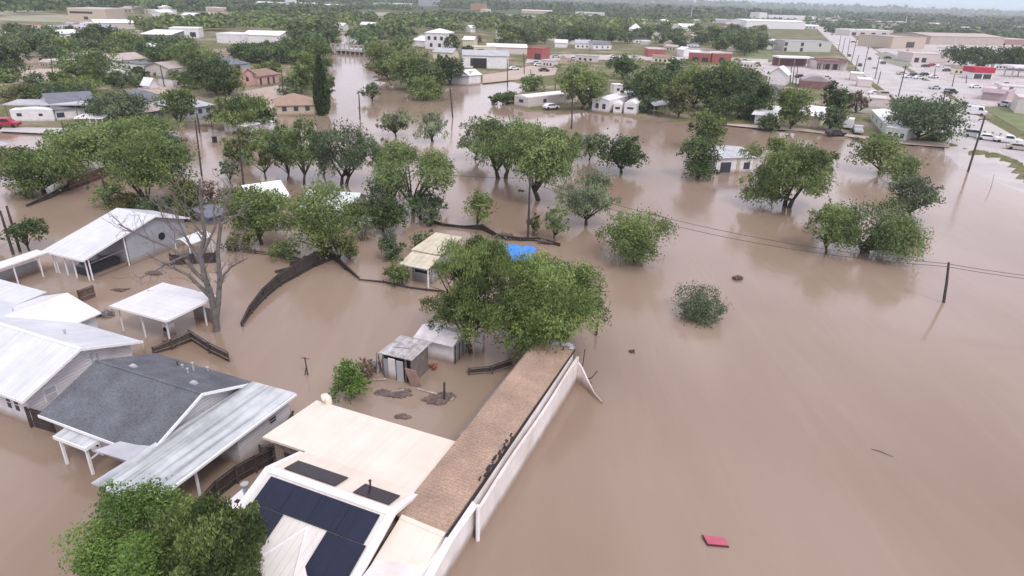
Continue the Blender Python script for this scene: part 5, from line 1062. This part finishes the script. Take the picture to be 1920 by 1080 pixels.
# --- foreground
tree('large bright green leafy tree at the bottom left corner', (282,1150), 925, 262, 'round', 'bright', seed=11, cb=.08, outl=3, lf=.12, cover=5, nl=40, ls=.24, tv=.36)
tree('olive feathery evergreen right of the bright green corner tree', (424,1185), 935, 205, 'feather', 'mid', seed=12, lf=.15, cb=.03, cover=5, nl=40, ls=.23, tv=.34)
tree('big dark feathery tree behind the white shed', (884,662), 420, 168, 'feather', 'mid', seed=21, cover=5, cb=.12, outl=0, nl=50, ls=.23, tv=.36)
tree('big light green drooping tree at the end of the long building', (1036,666), 458, 232, 'willow', 'willow', seed=22, cover=5.6, cb=.0, outl=0, nl=56, ls=.22, tv=.34)
tree('bright green spiky bush left of the tool shed', (664,742), 676, 62, 'bush', 'bright', seed=23, lf=.17)
tree('brown straggly shrub touching the tool shed boards', (690,708), 668, 36, 'bush', 'brown', seed=24, cover=1.5, lf=.14)
tree('leafy dark green bush standing in open water right of the big light tree', (1190,490), 392, 128, 'bush', 'mid', seed=25)
tree('low floating bush drifting in the open water', (1312,592), 545, 92, 'bush', 'blue', seed=26, lf=.16)
tree('left tree of the joined pair at right with bare lower trunk', (1550,474), 372, 86, 'airy', 'mid', seed=31, cover=2.6, cb=.22)
tree('right tree of the joined pair, broad and bright green', (1628,478), 375, 165, 'airy', 'light', seed=32, cover=4.2, cb=.04, forks=2)
tree('large tree with spreading crown right of the flooded garage', (1470,388), 248, 158, 'willow', 'mid', seed=33, cover=3.0, cb=.0, forks=2, nl=30, ls=.26)
tree('tree with dark trunk in water near the flooded road', (1648,325), 252, 100, 'round', 'mid', seed=34, cb=.2)
tree('pale green shrub below the tree near the flooded road', (1690,352), 290, 62, 'bush', 'light', seed=35)
tree('grey green leaning tree above the joined pair', (1706,408), 328, 92, 'round', 'blue', seed=36, cb=.06, cover=2.8)
tree('dense dark bush left of the flooded garage', (1306,334), 240, 76, 'bush', 'dark', seed=37)
tree('tree behind the dense dark bush near the flooded garage', (1324,282), 196, 66, 'round', 'mid', seed=38, cb=.05)
tree('dense dark round tree standing alone at centre right', (1166,324), 250, 92, 'dense', 'dark', seed=39, cb=.08)
tree('pale wispy tree with drooping twigs right of the middle pole', (1100,422), 320, 105, 'sparse', 'pale', seed=40, cover=2.2, cb=.12)
tree('small pale tree on debris right of the middle pole', (1040,448), 385, 50, 'airy', 'light', seed=41, cover=2.4)
tree('thin dark shrub at the foot of the middle pole', (1000,442), 396, 30, 'bush', 'olive', seed=42, cover=1.8)
tree('small round tree on the flood fence line', (898,428), 355, 64, 'round', 'mid', seed=43, cb=.25, cover=2.4)
tree('light green forked tree left of the middle pole', (941,333), 204, 135, 'willow', 'light', seed=44, cover=3.0, cb=.2, forks=2)
tree('light green tree with two slanting trunks behind the middle pole', (1020,374), 222, 140, 'willow', 'light', seed=45, cover=3.6, cb=.25, forks=2)
tree('pale tree in the flood left of the dark round tree', (1104,300), 244, 56, 'round', 'pale', seed=46, cb=.1)
tree('tall light green tree above the dark shrubs at centre', (776,400), 252, 130, 'airy', 'light', seed=47, cover=3.2, cb=.28)
tree('dark tangled shrub under the tall light green centre tree', (790,412), 352, 70, 'bush', 'blue', seed=48, cover=2.4)
tree('dark green dense tree left under the tall light green centre tree', (722,437), 362, 82, 'dense', 'dark', seed=49, cb=.02)
tree('dark shrub tops behind the dark dense centre tree', (722,380), 325, 66, 'bush', 'blue', seed=50, cover=3)
tree('dark shrub below the dark dense centre tree', (733,486), 432, 46, 'bush', 'blue', seed=51)
tree('green shrub at the left of the yellow roof house', (747,534), 484, 46, 'bush', 'mid', seed=52)
tree('bare limbed tree with thin grey green crown', (640,348), 222, 112, 'sparse', 'blue', seed=53, cover=1.9, cb=.3, forks=2)
tree('slim tree with dark straight trunk left of the bare limbed tree', (569,346), 216, 86, 'airy', 'light', seed=54, cover=2.6, cb=.38)
tree('light tree at the left end of the middle tree row', (500,336), 238, 62, 'airy', 'light', seed=55, cover=2.8)
tree('thin tree between the slim tree and the light row end tree', (538,338), 240, 48, 'airy', 'blue', seed=56, cover=2.4)
tree('yellow green tree beside the dark pole in the flood', (468,310), 236, 52, 'airy', 'olive', seed=57, cover=2.8)
tree('small dark tree right of the pole on the flooded street', (432,344), 300, 40, 'round', 'blue', seed=58, cb=.4, cover=2.2)
tree('pale airy tree right of the bare limbed tree', (742,256), 202, 58, 'sparse', 'pale', seed=59, cover=2.3)
tree('pale wispy tree right of the pale airy tree', (812,266), 208, 60, 'sparse', 'pale', seed=60, cover=1.8, forks=2)
tree('lone small tree standing in the wide channel', (698,190), 153, 38, 'airy', 'blue', seed=61, cover=3.2, cb=.3)
# cypress: narrow column
def cypress(label, base, yt, wpx, seed):
    b_ = P(*base); dep = proj(b_)[2]; w_ = wpx*dep/F; H = hgt(b_, yt); r = np.random.default_rng(seed); n = 2600
    z = r.uniform(.02,1,n)**.9; rr = w_/2*np.minimum(1,(1-z)*1.7)**.7*np.minimum(1,.55+z*3)*r.uniform(.35,1.0,n)**.5; ph = r.uniform(0,6.28,n)
    p = np.stack([rr*np.cos(ph), rr*np.sin(ph), z*H], 1); ax = np.stack([np.cos(ph)*.35, np.sin(ph)*.35, np.ones(n)], 1)+r.normal(size=(n,3))*.25; b2 = np.cross(ax, r.normal(size=(n,3))); b2 /= np.linalg.norm(b2,axis=1)[:,None]; ax /= np.linalg.norm(ax,axis=1)[:,None]
    L_ = .95; v = np.stack([p-ax*L_*.5, p+b2*.22, p+ax*L_*.6, p-b2*.22], 1).reshape(-1,3)
    e = empty('cypress_tree', (b_[0],b_[1],0), label, 'tree'); o = bpy.data.objects.new('crown', leaf_mesh('crown', v, np.clip(.22+r.normal(0,.15,n),0,1), [GREENS['dark']])); COL.objects.link(o); o.parent = e
    MB().tube([(0,0,-.5),(0,0,H*.6)], [.25,.08], 6).build('trunk', BARK, e)
cypress('tall narrow dark cypress beside the flooded channel', (606,216), 104, 29, 5)
# --- left groups
tree('broad green tree at the far left above the low dark fence', (84,362), 270, 135, 'round', 'mid', seed=71, cb=.1)
tree('light green tree behind the red brown board fence', (205,322), 222, 140, 'round', 'light', seed=72, cb=.06)
tree('big green tree with dark trunk above the metal house', (284,398), 240, 118, 'round', 'mid', seed=73, cb=.16)
tree('second trunked tree crowding right of the big green tree', (330,372), 248, 84, 'round', 'light', seed=74, cb=.1)
tree('yellow olive shrub right of the big green tree', (362,402), 332, 62, 'bush', 'olive', seed=75)
tree('brown dry shrub behind the dead tree crown', (398,392), 330, 46, 'bush', 'brown', seed=76, cover=1.6)
tree('low dull shrub under the big green tree', (238,394), 364, 56, 'bush', 'olive', seed=77)
tree('light tree crown between the board fence tree and far left tree', (150,300), 232, 90, 'round', 'light', seed=78, cb=.05)
tree('small umbrella shaped dark tree beside the two left poles', (57,470), 412, 66, 'dense', 'dark', seed=79, cb=.42)
tree('dark tree cut by the left edge below the two poles', (-12,470), 424, 34, 'dense', 'dark', seed=80)
tree('dark round tree before the white roof house in the flood', (606,480), 352, 150, 'round', 'mid', seed=81, cb=.28, cover=3.0)
tree('olive tree left of the dark round tree before the white roof house', (492,458), 352, 120, 'round', 'mid', seed=82, cb=.12)
tree('yellow green tree before the white roof house', (508,420), 352, 62, 'bush', 'bright', seed=83)
tree('small olive tree right below the dark round tree', (634,492), 422, 68, 'round', 'olive', seed=84, cb=.2, cover=2.4)
tree('grey thin shrub right of the white roof house', (680,452), 396, 46, 'bush', 'pale', seed=85, cover=1.4)
tree('green shrub at the right end of the back fence', (655,486), 440, 36, 'bush', 'mid', seed=86, cover=2.5)
tree('round bushy light green tree right of the grey cottage', (465,244), 168, 112, 'willow', 'mid', seed=87, cb=.04)
tree('dark bush at the foot of the round bushy tree', (478,246), 205, 62, 'bush', 'dark', seed=88)
tree('slim green tree with bare trunk by the low grey roof house', (342,240), 160, 66, 'round', 'mid', seed=89, cb=.22)
tree('dark broad tree right of the big grey roof', (232,236), 166, 92, 'round', 'blue', seed=90, cb=.04)
tree('yellow green tree top below the broad dark tree', (290,270), 215, 80, 'round', 'light', seed=91, cb=.05)
tree('light green tree crowding right of the cypress at the water', (480,262), 236, 70, 'airy', 'light', seed=92)
# --- right far bank
for a_ in [
 ('large green tree between the pink and white mobile homes', (1088,207), 110, 86, 'round','mid'),
 ('feathery bush right of the large far bank tree', (1112,207), 158, 46,'bush','pale'),
 ('light shrub left of the pink mobile home', (1000,172), 138, 48,'bush','light'),
 ('dark shrub at the left end of the pink mobile home', (948,196), 166, 42,'bush','dark'),
 ('small dark shrub in shallow water left of the pink mobile home', (930,196), 172, 26,'bush','dark'),
 ('dark round tree behind the white mobile home', (1168,150), 97, 48,'dense','dark'),
 ('dark tree beside the larger camper', (1205,205), 128, 74,'dense','dark'),
 ('dark tree crown behind the open carport frame', (1236,190), 112, 80,'dense','dark'),
 ('grey green tree above the larger camper', (1210,212), 178, 46,'round','blue'),
 ('olive tree right of the open carport frame', (1270,224), 142, 56,'round','olive'),
 ('olive green crown above the open carport frame', (1298,205), 118, 82,'round','mid'),
 ('dense dark tree in the middle of the far bank grove', (1335,212), 118, 78,'dense','dark'),
 ('dark rounded tree on the right of the far bank grove', (1392,205), 128, 84,'dense','dark'),
 ('blue green bush in front of the far bank grove', (1390,222), 164, 64,'bush','blue'),
 ('dark shrub below the middle of the far bank grove', (1345,226), 180, 60,'bush','dark'),
 ('green tree rising behind the far bank grove', (1356,175), 112, 60,'round','mid'),
 ('small dark tree behind the grove beside the red shops', (1262,150), 106, 30,'dense','dark'),
 ('tall dark conifer before the pale yellow cottage', (1480,244), 160, 70,'dense','mid'),
 ('dark tree behind the small dark waterline tree', (1554,226), 156, 54,'dense','dark'),
 ('small dark tree beside the white van', (1556,248), 194, 48,'dense','blue'),
 ('large round dark tree beside the white and green mobile home', (1722,266), 178, 112,'dense','blue'),
 ('small dark crown on the left of the large round dark tree', (1690,252), 182, 70,'dense','blue'),
 ('low grey shrub at the foot of the large round dark tree', (1752,266), 246, 40,'bush','blue'),
]: tree(a_[0], a_[1], a_[2], a_[3], a_[4], a_[5], cb=.05 if a_[4] != 'bush' else None)
tree('brown leafless tree beside the white van', (1603,214), 166, 42, 'sparse', 'brown', cover=1.6, cb=.15)
# --- channel banks
for a_ in [
 ('large tree at the water edge on the right channel bank', (728,150), 82, 84,'round','mid'),
 ('wide green tree in the middle of the right channel bank', (768,168), 92, 88,'round','mid'),
 ('dark tree on the right channel bank behind the river bush', (800,175), 108, 78,'dense','dark'),
 ('rounded river bush at the end of the right channel bank', (798,186), 140, 72,'bush','mid'),
 ('dark tree at the right end of the right channel bank', (842,160), 104, 62,'dense','dark'),
 ('tree above the bridge on the right channel bank', (706,112), 76, 52,'round','mid'),
 ('light tree on the left channel bank beside the bridge', (598,118), 74, 56,'round','mid'),
 ('yellow green tree on the left channel bank above the cypress', (588,168), 96, 60,'round','mid'),
 ('low green bush at the water edge right of the cypress', (618,178), 138, 24,'bush','light'),
 ('dark tree behind the left channel bank', (570,112), 66, 66,'dense','dark'),
 ('green tree on the left channel bank behind the orange roof', (568,178), 118, 44,'round','mid'),
 ('pale shrub behind the orange brown roof', (552,180), 146, 50,'bush','blue'),
]: tree(a_[0], a_[1], a_[2], a_[3], a_[4], a_[5], cb=.03 if a_[4] != 'bush' else None)
# --- left middle distance
for a_ in [
 ('dark green tree left of the pink house', (408,182), 98, 86,'round','dark'),
 ('green tree before the pink house with dark window', (430,180), 124, 66,'round','mid'),
 ('dark tree before the long pink house front', (506,152), 110, 50,'dense','mid'),
 ('large pale olive tree in the middle of the upper left', (176,152), 86, 100,'round','light'),
 ('dark low tree below the pale olive tree', (168,155), 118, 54,'bush','mid'),
 ('dark bush right of the big grey roof ridge', (208,160), 138, 30,'bush','dark'),
 ('round dark bush on the tan lot', (270,148), 122, 34,'bush','dark'),
 ('dark tree before the mauve roofed house', (298,124), 82, 54,'dense','dark'),
 ('dark tree row left of the big grey roof', (112,192), 158, 100,'bush','dark'),
 ('yellow green bush left of the big grey roof', (48,192), 156, 70,'bush','olive'),
 ('green bush above the dark tree row', (150,176), 146, 70,'bush','mid'),
 ('dark large tree behind the pale olive tree', (190,92), 48, 76,'dense','dark'),
 ('green tree right of the dark large tree', (238,96), 54, 62,'round','mid'),
 ('blue green tree below the green tree at upper left', (216,108), 76, 52,'round','blue'),
 ('blue green tree at the left edge above the tan lot', (18,150), 66, 70,'round','blue'),
 ('wide tree left of the lilac roof store', (72,104), 48, 96,'round','blue'),
 ('dull tree right of the wide left tree', (122,108), 66, 64,'round','mid'),
 ('dark tree below the wide left tree', (98,118), 84, 52,'dense','blue'),
 ('yellow green bush at the left edge of the tan lot', (16,158), 126, 40,'bush','light'),
 ('green tree left of the dark roofed house', (374,140), 72, 84,'round','mid'),
 ('pale green tree before the white block house', (348,110), 66, 58,'round','blue'),
 ('dark tree right of the dark roofed house', (462,118), 78, 60,'dense','dark'),
 ('dark green tree below the long white shed roof', (520,120), 78, 66,'dense','dark'),
 ('tall dark tree right of the white shed roof', (612,92), 52, 48,'dense','dark'),
 ('dark tree left of the tall white house', (752,96), 68, 52,'round','mid'),
 ('dark tree at the right side of the tall white house', (846,96), 62, 26,'dense','dark'),
 ('dark bush before the cream flat building', (876,104), 84, 26,'bush','dark'),
 ('brown leafed tree left of the brown yard house', (892,82), 68, 36,'round','brown'),
 ('dark round bush right of the brown yard house', (938,88), 70, 26,'bush','dark'),
]: tree(a_[0], a_[1], a_[2], a_[3], a_[4], a_[5], cb=.03 if a_[4] != 'bush' else None)
for a_ in [
 ('light tree filling the gap in the left tree group', (128,330), 250, 90, 'round','light'),
 ('dark tree at the back of the left tree group', (250,300), 218, 84, 'round','mid'),
 ('olive tree behind the low dark fence', (40,340), 272, 70, 'round','olive'),
 ('dull green tree behind the big green tree above the metal house', (318,320), 240, 70, 'round','blue'),
 ('low bush behind the light row end tree', (446,300), 250, 44, 'bush','mid'),
 ('light tree left of the slim tree in the middle row', (540,320), 222, 60, 'round','light'),
 ('pale tree right of the slim tree in the middle row', (606,330), 226, 60, 'airy','pale'),
 ('pale tree top behind the tall light green centre tree', (735,340), 250, 64, 'airy','blue'),
 ('light tree behind the light green forked tree', (890,300), 204, 60, 'airy','pale'),
 ('green tree right of the two trunk light green tree', (1068,318), 242, 52, 'airy','light'),
 ('dark shrub behind the tall conifer on the far bank', (1440,246), 212, 46, 'bush','dark'),
 ('dark tree right of the grove beside the white cottage', (1418,228), 150, 50, 'dense','dark'),
]: tree(a_[0], a_[1], a_[2], a_[3], a_[4], a_[5], cb=.04 if a_[4] != 'bush' else None)
for a_ in [
 ('low olive brush along the left end of the back fence', (450,470), 436, 60, 'bush','olive'),
 ('green brush along the back fence below the olive tree', (530,486), 450, 56, 'bush','mid'),
 ('dull brush behind the metal house ridge', (300,404), 366, 80, 'bush','blue'),
 ('brown green brush right of the metal house', (350,412), 372, 60, 'bush','olive'),
 ('light brush at the far left waterline under the broad green tree', (60,372), 330, 60, 'bush','mid'),
 ('green bush between the two big trees above the metal house', (205,385), 330, 54, 'bush','light'),
 ('small round bush in the flood beside the grey hut', (440,400), 352, 50, 'round','mid'),
 ('olive tree crowding the white roof house from the left', (470,395), 340, 60, 'round','olive'),
 ('pale bush behind the pale green roofed house', (600,386), 336, 70, 'bush','pale'),
 ('green bush right of the pale green roofed house', (668,420), 368, 60, 'bush','mid'),
 ('dark shrub along the flood fence at its left end', (806,424), 384, 40, 'bush','blue'),
 ('pale thin bush at the foot of the light green centre tree', (820,400), 366, 34, 'bush','pale'),
 ('green shrub before the yellow roof house beside the big tree', (800,470), 432, 50, 'bush','dark'),
]: tree(a_[0], a_[1], a_[2], a_[3], a_[4], a_[5], cb=.04 if a_[4] != 'bush' else None, cover=2.6)
# dark hedge row behind the fuel shop
for i, (x_, lab) in enumerate(((1800,'left end tree of the dark row behind the fuel shop'),(1832,'second tree of the dark row behind the fuel shop'),(1866,'third tree of the dark row behind the fuel shop'),(1900,'fourth tree of the dark row behind the fuel shop'),(1940,'right end tree of the dark row behind the fuel shop'))):
    tree(lab, (x_,126+i*2), 84+i, 58, 'dense', 'dark', cb=.02, group='dark tree row behind the fuel shop')

# --- dead tree with bare limbs
b_ = P(405,620); e = empty('dead_tree', (b_[0],b_[1],0), 'tall leafless dead tree with grey branches beside the white carport', 'tree')
random.seed(17); mb = MB()
def dpt(x, y, dy=0.0):
    q = b_.copy(); q[1] += dy; return Vector(at_depth(q, x, y) - b_)
limbs = [([(405,622),(404,590),(396,555),(384,520),(376,480),(384,440),(378,395),(374,335)], .26, 0),
 ([(405,600),(410,560),(412,520),(408,470),(414,420),(428,370),(436,345)], .21, .8), ([(396,558),(378,540),(352,515),(330,505),(300,490)], .15, -.8),
 ([(388,530),(366,510),(345,482),(318,462),(288,452),(262,440),(240,430),(222,420)], .14, .6), ([(380,500),(362,470),(346,440),(330,405),(322,388)], .11, 1.2),
 ([(411,540),(420,515),(434,500),(452,490),(464,484)], .10, -.6), ([(376,485),(390,455),(404,425),(400,395),(410,362)], .10, -.9), ([(352,478),(332,486),(306,498),(286,512),(262,520)], .08, -1.3),
 ([(345,442),(322,430),(304,405),(296,380)], .07, .9), ([(380,440),(364,420),(348,392),(346,362)], .08, -.5), ([(414,420),(430,410),(446,402),(458,380)], .07, 1.0)]
def twig(p0, d0, ln, r0, dep):
    p1 = p0 + d0*ln*.5 + Vector((random.uniform(-.1,.1),random.uniform(-.1,.1),random.uniform(-.05,.1)))*ln; p2 = p1 + d0*ln*.5 + Vector((random.uniform(-.2,.2),random.uniform(-.2,.2),random.uniform(-.05,.2)))*ln
    mb.tube([p0,p1,p2], [r0,max(.012,r0*.75),max(.010,r0*.45)], 4)
    if dep: 
        for s in (p1,p2): twig(s, (d0*.8+Vector((random.uniform(-.9,.9),random.uniform(-.9,.9),random.uniform(-.5,.8)))).normalized(), ln*.66, r0*.62, dep-1)
for pts, r0, dy in limbs:
    n = len(pts); q = [dpt(x, y, dy*i/(n-1)) for i, (x, y) in enumerate(pts)]
    if pts[0][1] > 615: q[0].z = -.6
    mb.tube(q, [1.3*r0*(1-.72*i/(n-1)) for i in range(n)], 8)
    for i in range(2, n):
        dr_ = (q[i]-q[i-1]).normalized()
        for s in range(2): twig(q[i-1].lerp(q[i], random.random()), (dr_+Vector((random.uniform(-1,1),random.uniform(-1,1),random.uniform(-.4,.8)))).normalized(), random.uniform(.7,1.3), max(.032,r0*.2), 3)
mb.build('trunk', DEADBARK, e, smooth=False)

# --- shared far trees (one mesh each: crown and trunk), copied along the tree belts
PRO = []
for i, (kd, lf_) in enumerate((('round','mid'),('round','blue'),('dense','dark'),('dense','blue'),('round','light'),('bush','mid'),('bush','dark'),('airy','mid'))):
    k = dict(KINDS[kd]); k['cover'] = max(k['cover'], 3.2); v, tint, ctr = crown_data(9.0, 6.2, k, .85, 900+i, .01); v[:,2] += .5
    mb = MB().tube([(0,0,-.6),(0,0,2.4)], [.28,.18], 6)
    PRO.append(leaf_mesh('far_tree', v, tint, [GREENS[lf_], BARK], (mb.v, mb.f)))
def inside(poly, x, y):
    r = False
    for i in range(len(poly)):
        a, b2 = poly[i], poly[i-1]
        if (a[1] > y) != (b2[1] > y) and x < (b2[0]-a[0])*(y-a[1])/(b2[1]-a[1])+a[0]: r = not r
    return r
def belt(label, group, poly, n, smin, smax, seed, pro=(0,1,2,3,5,6)):
    random.seed(seed); xs = [p[0] for p in poly]; ys = [p[1] for p in poly]; k = 0; t_ = 0
    while k < n and t_ < 5000:
        t_ += 1; x, y = random.uniform(min(xs),max(xs)), random.uniform(min(ys),max(ys))
        if not inside(poly, x, y): continue
        p = P(x, y); o = bpy.data.objects.new('tree', PRO[random.choice(pro)]); COL.objects.link(o); o.location = p; s = random.uniform(smin,smax); o.scale = (s, s, s*random.uniform(.8,1.15)); o.rotation_euler = (0,0,random.uniform(0,6.28))
        tag(o, label, 'tree', group); k += 1
belt('tree in the house gardens left of the channel bank', 'garden trees left of the channel', [(395,100),(480,92),(600,86),(612,140),(560,160),(530,130),(440,115)], 36, .55, .95, 4)
belt('street tree among the houses beyond the white warehouse', 'trees among the houses beyond the warehouse', [(940,70),(1000,58),(1200,64),(1215,86),(1120,88),(1060,84),(950,88)], 60, .9, 1.45, 5)
belt('tree among the small yards left of the motel', 'trees left of the motel', [(1225,66),(1300,58),(1430,60),(1440,92),(1400,108),(1380,100),(1250,90)], 56, .9, 1.5, 6)
belt('tree in the mixed scrub at the upper left lots', 'scrub trees of the upper left lots', [(0,66),(50,60),(260,70),(340,92),(330,118),(200,120),(60,112),(0,120)], 42, .75, 1.15, 8)
belt('small garden tree around the upper left houses', 'garden trees of the upper left houses', [(30,160),(150,140),(330,150),(440,170),(440,200),(260,168),(120,172)], 16, .4, .7, 10, (0,1,5))

# --- far woods that read as one mass: leaf clumps over the plain
def woods(name, label, dmin, dmax, n, seed, size, lf_, xr=(-1.0,1.05), thr=.0, bands=None):
    r = np.random.default_rng(seed); d = np.exp(r.uniform(math.log(dmin), math.log(dmax), n)); u = r.uniform(*xr, n); x = u*d
    f = np.sin(x*.006+d*.004)+np.sin(x*.013-d*.007+1.3)+.7*np.sin(x*.031+d*.011+.4)
    k_ = f > thr; x, d = x[k_], d[k_]; m_ = len(x); per = 16
    cr = size*r.uniform(.7,1.5,m_); dirs = r.normal(size=(m_,per,3)); dirs /= np.linalg.norm(dirs,axis=2)[:,:,None]
    c = np.stack([x, d, cr*.75], 1)[:,None,:] + dirs*cr[:,None,None]*np.array([1.15,1.15,.7])
    c[:,:,2] = np.maximum(c[:,:,2], .3); c = c.reshape(-1,3); q = len(c); L_ = np.repeat(cr,per)[:,None]*r.uniform(.55,.95,(q,1))
    ax = r.normal(size=(q,3)); ax /= np.linalg.norm(ax,axis=1)[:,None]; nm = dirs.reshape(-1,3)+np.array([0,0,.5])+r.normal(size=(q,3))*.3; b2 = np.cross(nm, ax); b2 /= np.linalg.norm(b2,axis=1)[:,None]; ax = np.cross(b2, nm); ax /= np.linalg.norm(ax,axis=1)[:,None]
    v = np.stack([c-ax*L_*.55, c+b2*L_*.45, c+ax*L_*.55, c-b2*L_*.45], 1).reshape(-1,3)
    tint = np.clip(.38+np.repeat(r.normal(0,.13,m_),per)+r.normal(0,.13,q), 0, 1)
    o = bpy.data.objects.new(name, leaf_mesh(name, v, tint, [GREENS[lf_]])); COL.objects.link(o); tag(o, label, 'woods', kind='stuff')
def wood_patch(label, poly, n, size, lf_, seed, per=46):
    """a wood seen as one mass: overlapping crowns of leaf clumps inside a patch of ground"""
    random.seed(seed); r = np.random.default_rng(seed); xs = [p[0] for p in poly]; ys = [p[1] for p in poly]; cs = []
    while len(cs) < n:
        x, y = random.uniform(min(xs),max(xs)), random.uniform(min(ys),max(ys))
        if inside(poly, x, y): cs.append(P(x, y))
    cs = np.array(cs); cr = size*r.uniform(.6,1.4,n); dirs = r.normal(size=(n,per,3)); dirs /= np.linalg.norm(dirs,axis=2)[:,:,None]; dirs[:,:,2] = np.abs(dirs[:,:,2])*1.0-.25
    bump_ = 1+.25*np.sin(dirs[:,:,0]*5+cs[:,None,0])*np.cos(dirs[:,:,1]*4+cs[:,None,1])
    c = cs[:,None,:] + np.array([0,0,1])*cr[:,None,None]*.8 + dirs*(cr[:,None]*bump_*r.uniform(.7,1.05,(n,per)))[:,:,None]*np.array([1,1,.85]); c[:,:,2] = np.maximum(c[:,:,2], .3)
    c = c.reshape(-1,3); q = len(c); L_ = np.repeat(cr,per)[:,None]*r.uniform(.30,.6,(q,1))
    ax = r.normal(size=(q,3)); nm = dirs.reshape(-1,3)+np.array([0,0,.5])+r.normal(size=(q,3))*.4; b2 = np.cross(nm, ax); b2 /= np.linalg.norm(b2,axis=1)[:,None]; ax = np.cross(b2, nm); ax /= np.linalg.norm(ax,axis=1)[:,None]
    v = np.stack([c-ax*L_*.55, c+b2*L_*.42, c+ax*L_*.55, c-b2*L_*.42], 1).reshape(-1,3)
    tint = np.clip(.42+np.repeat(r.normal(0,.15,n),per)+r.normal(0,.14,q), 0, 1)
    o = bpy.data.objects.new('wood', leaf_mesh('wood', v, tint, [GREENS[lf_]])); COL.objects.link(o); tag(o, label, 'wood', kind='stuff')
wood_patch('green wood between the far field and the flooded channel', [(462,66),(480,44),(600,36),(700,37),(860,44),(1015,50),(1015,62),(880,66),(762,60),(690,54),(640,58),(612,74),(520,66)], 190, 5.0, 'mid', 1)
wood_patch('dark wood at the head of the flooded channel', [(560,84),(600,66),(628,62),(640,70),(622,84),(600,100),(575,100)], 30, 4.5, 'dark', 11)
wood_patch('dark wood right of the channel head above the bridge', [(652,72),(690,66),(780,68),(770,82),(700,84),(690,96),(672,84)], 46, 4.5, 'dark', 12)
wood_patch('wood of the upper left belt behind the white roofed blocks', [(255,58),(330,48),(480,38),(600,36),(470,56),(400,62),(270,68)], 110, 5.0, 'mid', 2)
wood_patch('dark wood on the far upper left edge beyond the store lots', [(-20,18),(60,10),(140,12),(132,28),(60,32),(-20,34)], 70, 7.0, 'dark', 3)
wood_patch('far wood around the pale brick building', [(1000,38),(1180,46),(1320,38),(1340,48),(1240,60),(1020,56)], 100, 5.5, 'mid', 7)
wood_patch('green wood among the streets beyond the red shops', [(1010,64),(1215,58),(1300,48),(1432,58),(1432,72),(1310,86),(1215,82),(1010,78)], 130, 3.6, 'mid', 21)
wood_patch('low scrub between the shops and the far bank grove', [(1030,122),(1200,118),(1420,122),(1420,130),(1200,128),(1040,134)], 34, 1.8, 'mid', 22)
wood_patch('dark wood on the slope beyond the highway shops', [(1640,40),(1780,42),(1990,58),(1990,72),(1880,70),(1700,48)], 120, 6.5, 'dark', 9)
wood_patch('wood on the plain behind the white grain elevator', [(200,14),(480,4),(760,6),(1000,14),(1000,22),(760,12),(500,11),(260,26)], 150, 9.0, 'dark', 13)
woods('far_woods', 'scrub woodland scattered over the plain beyond the town', 760, 1700, 9000, 1, 4.2, 'dark', thr=.15)
woods('distant_woods', 'continuous dark woodland on the plain up to the horizon', 1500, 6500, 7500, 2, 9.0, 'dark', thr=-.5)
woods('horizon_woods', 'bluish wooded plain below the horizon hills', 5000, 9000, 3000, 3, 26.0, 'dark', thr=-2)

# --- air: haze over the whole scene
hm = bpy.data.materials.new('haze'); hm.use_nodes = True; t = hm.node_tree; t.nodes.remove(t.nodes['Principled BSDF'])
pv = t.nodes.new('ShaderNodeVolumePrincipled'); pv.inputs['Color'].default_value = (.88,.94,1.0,1); pv.inputs['Density'].default_value = .00015; pv.inputs['Anisotropy'].default_value = .2
t.links.new(pv.outputs[0], t.nodes['Material Output'].inputs['Volume'])
MB().box(-46000,46000,-300,31000,-8,68).build('haze', hm)['kind'] = 'stuff'
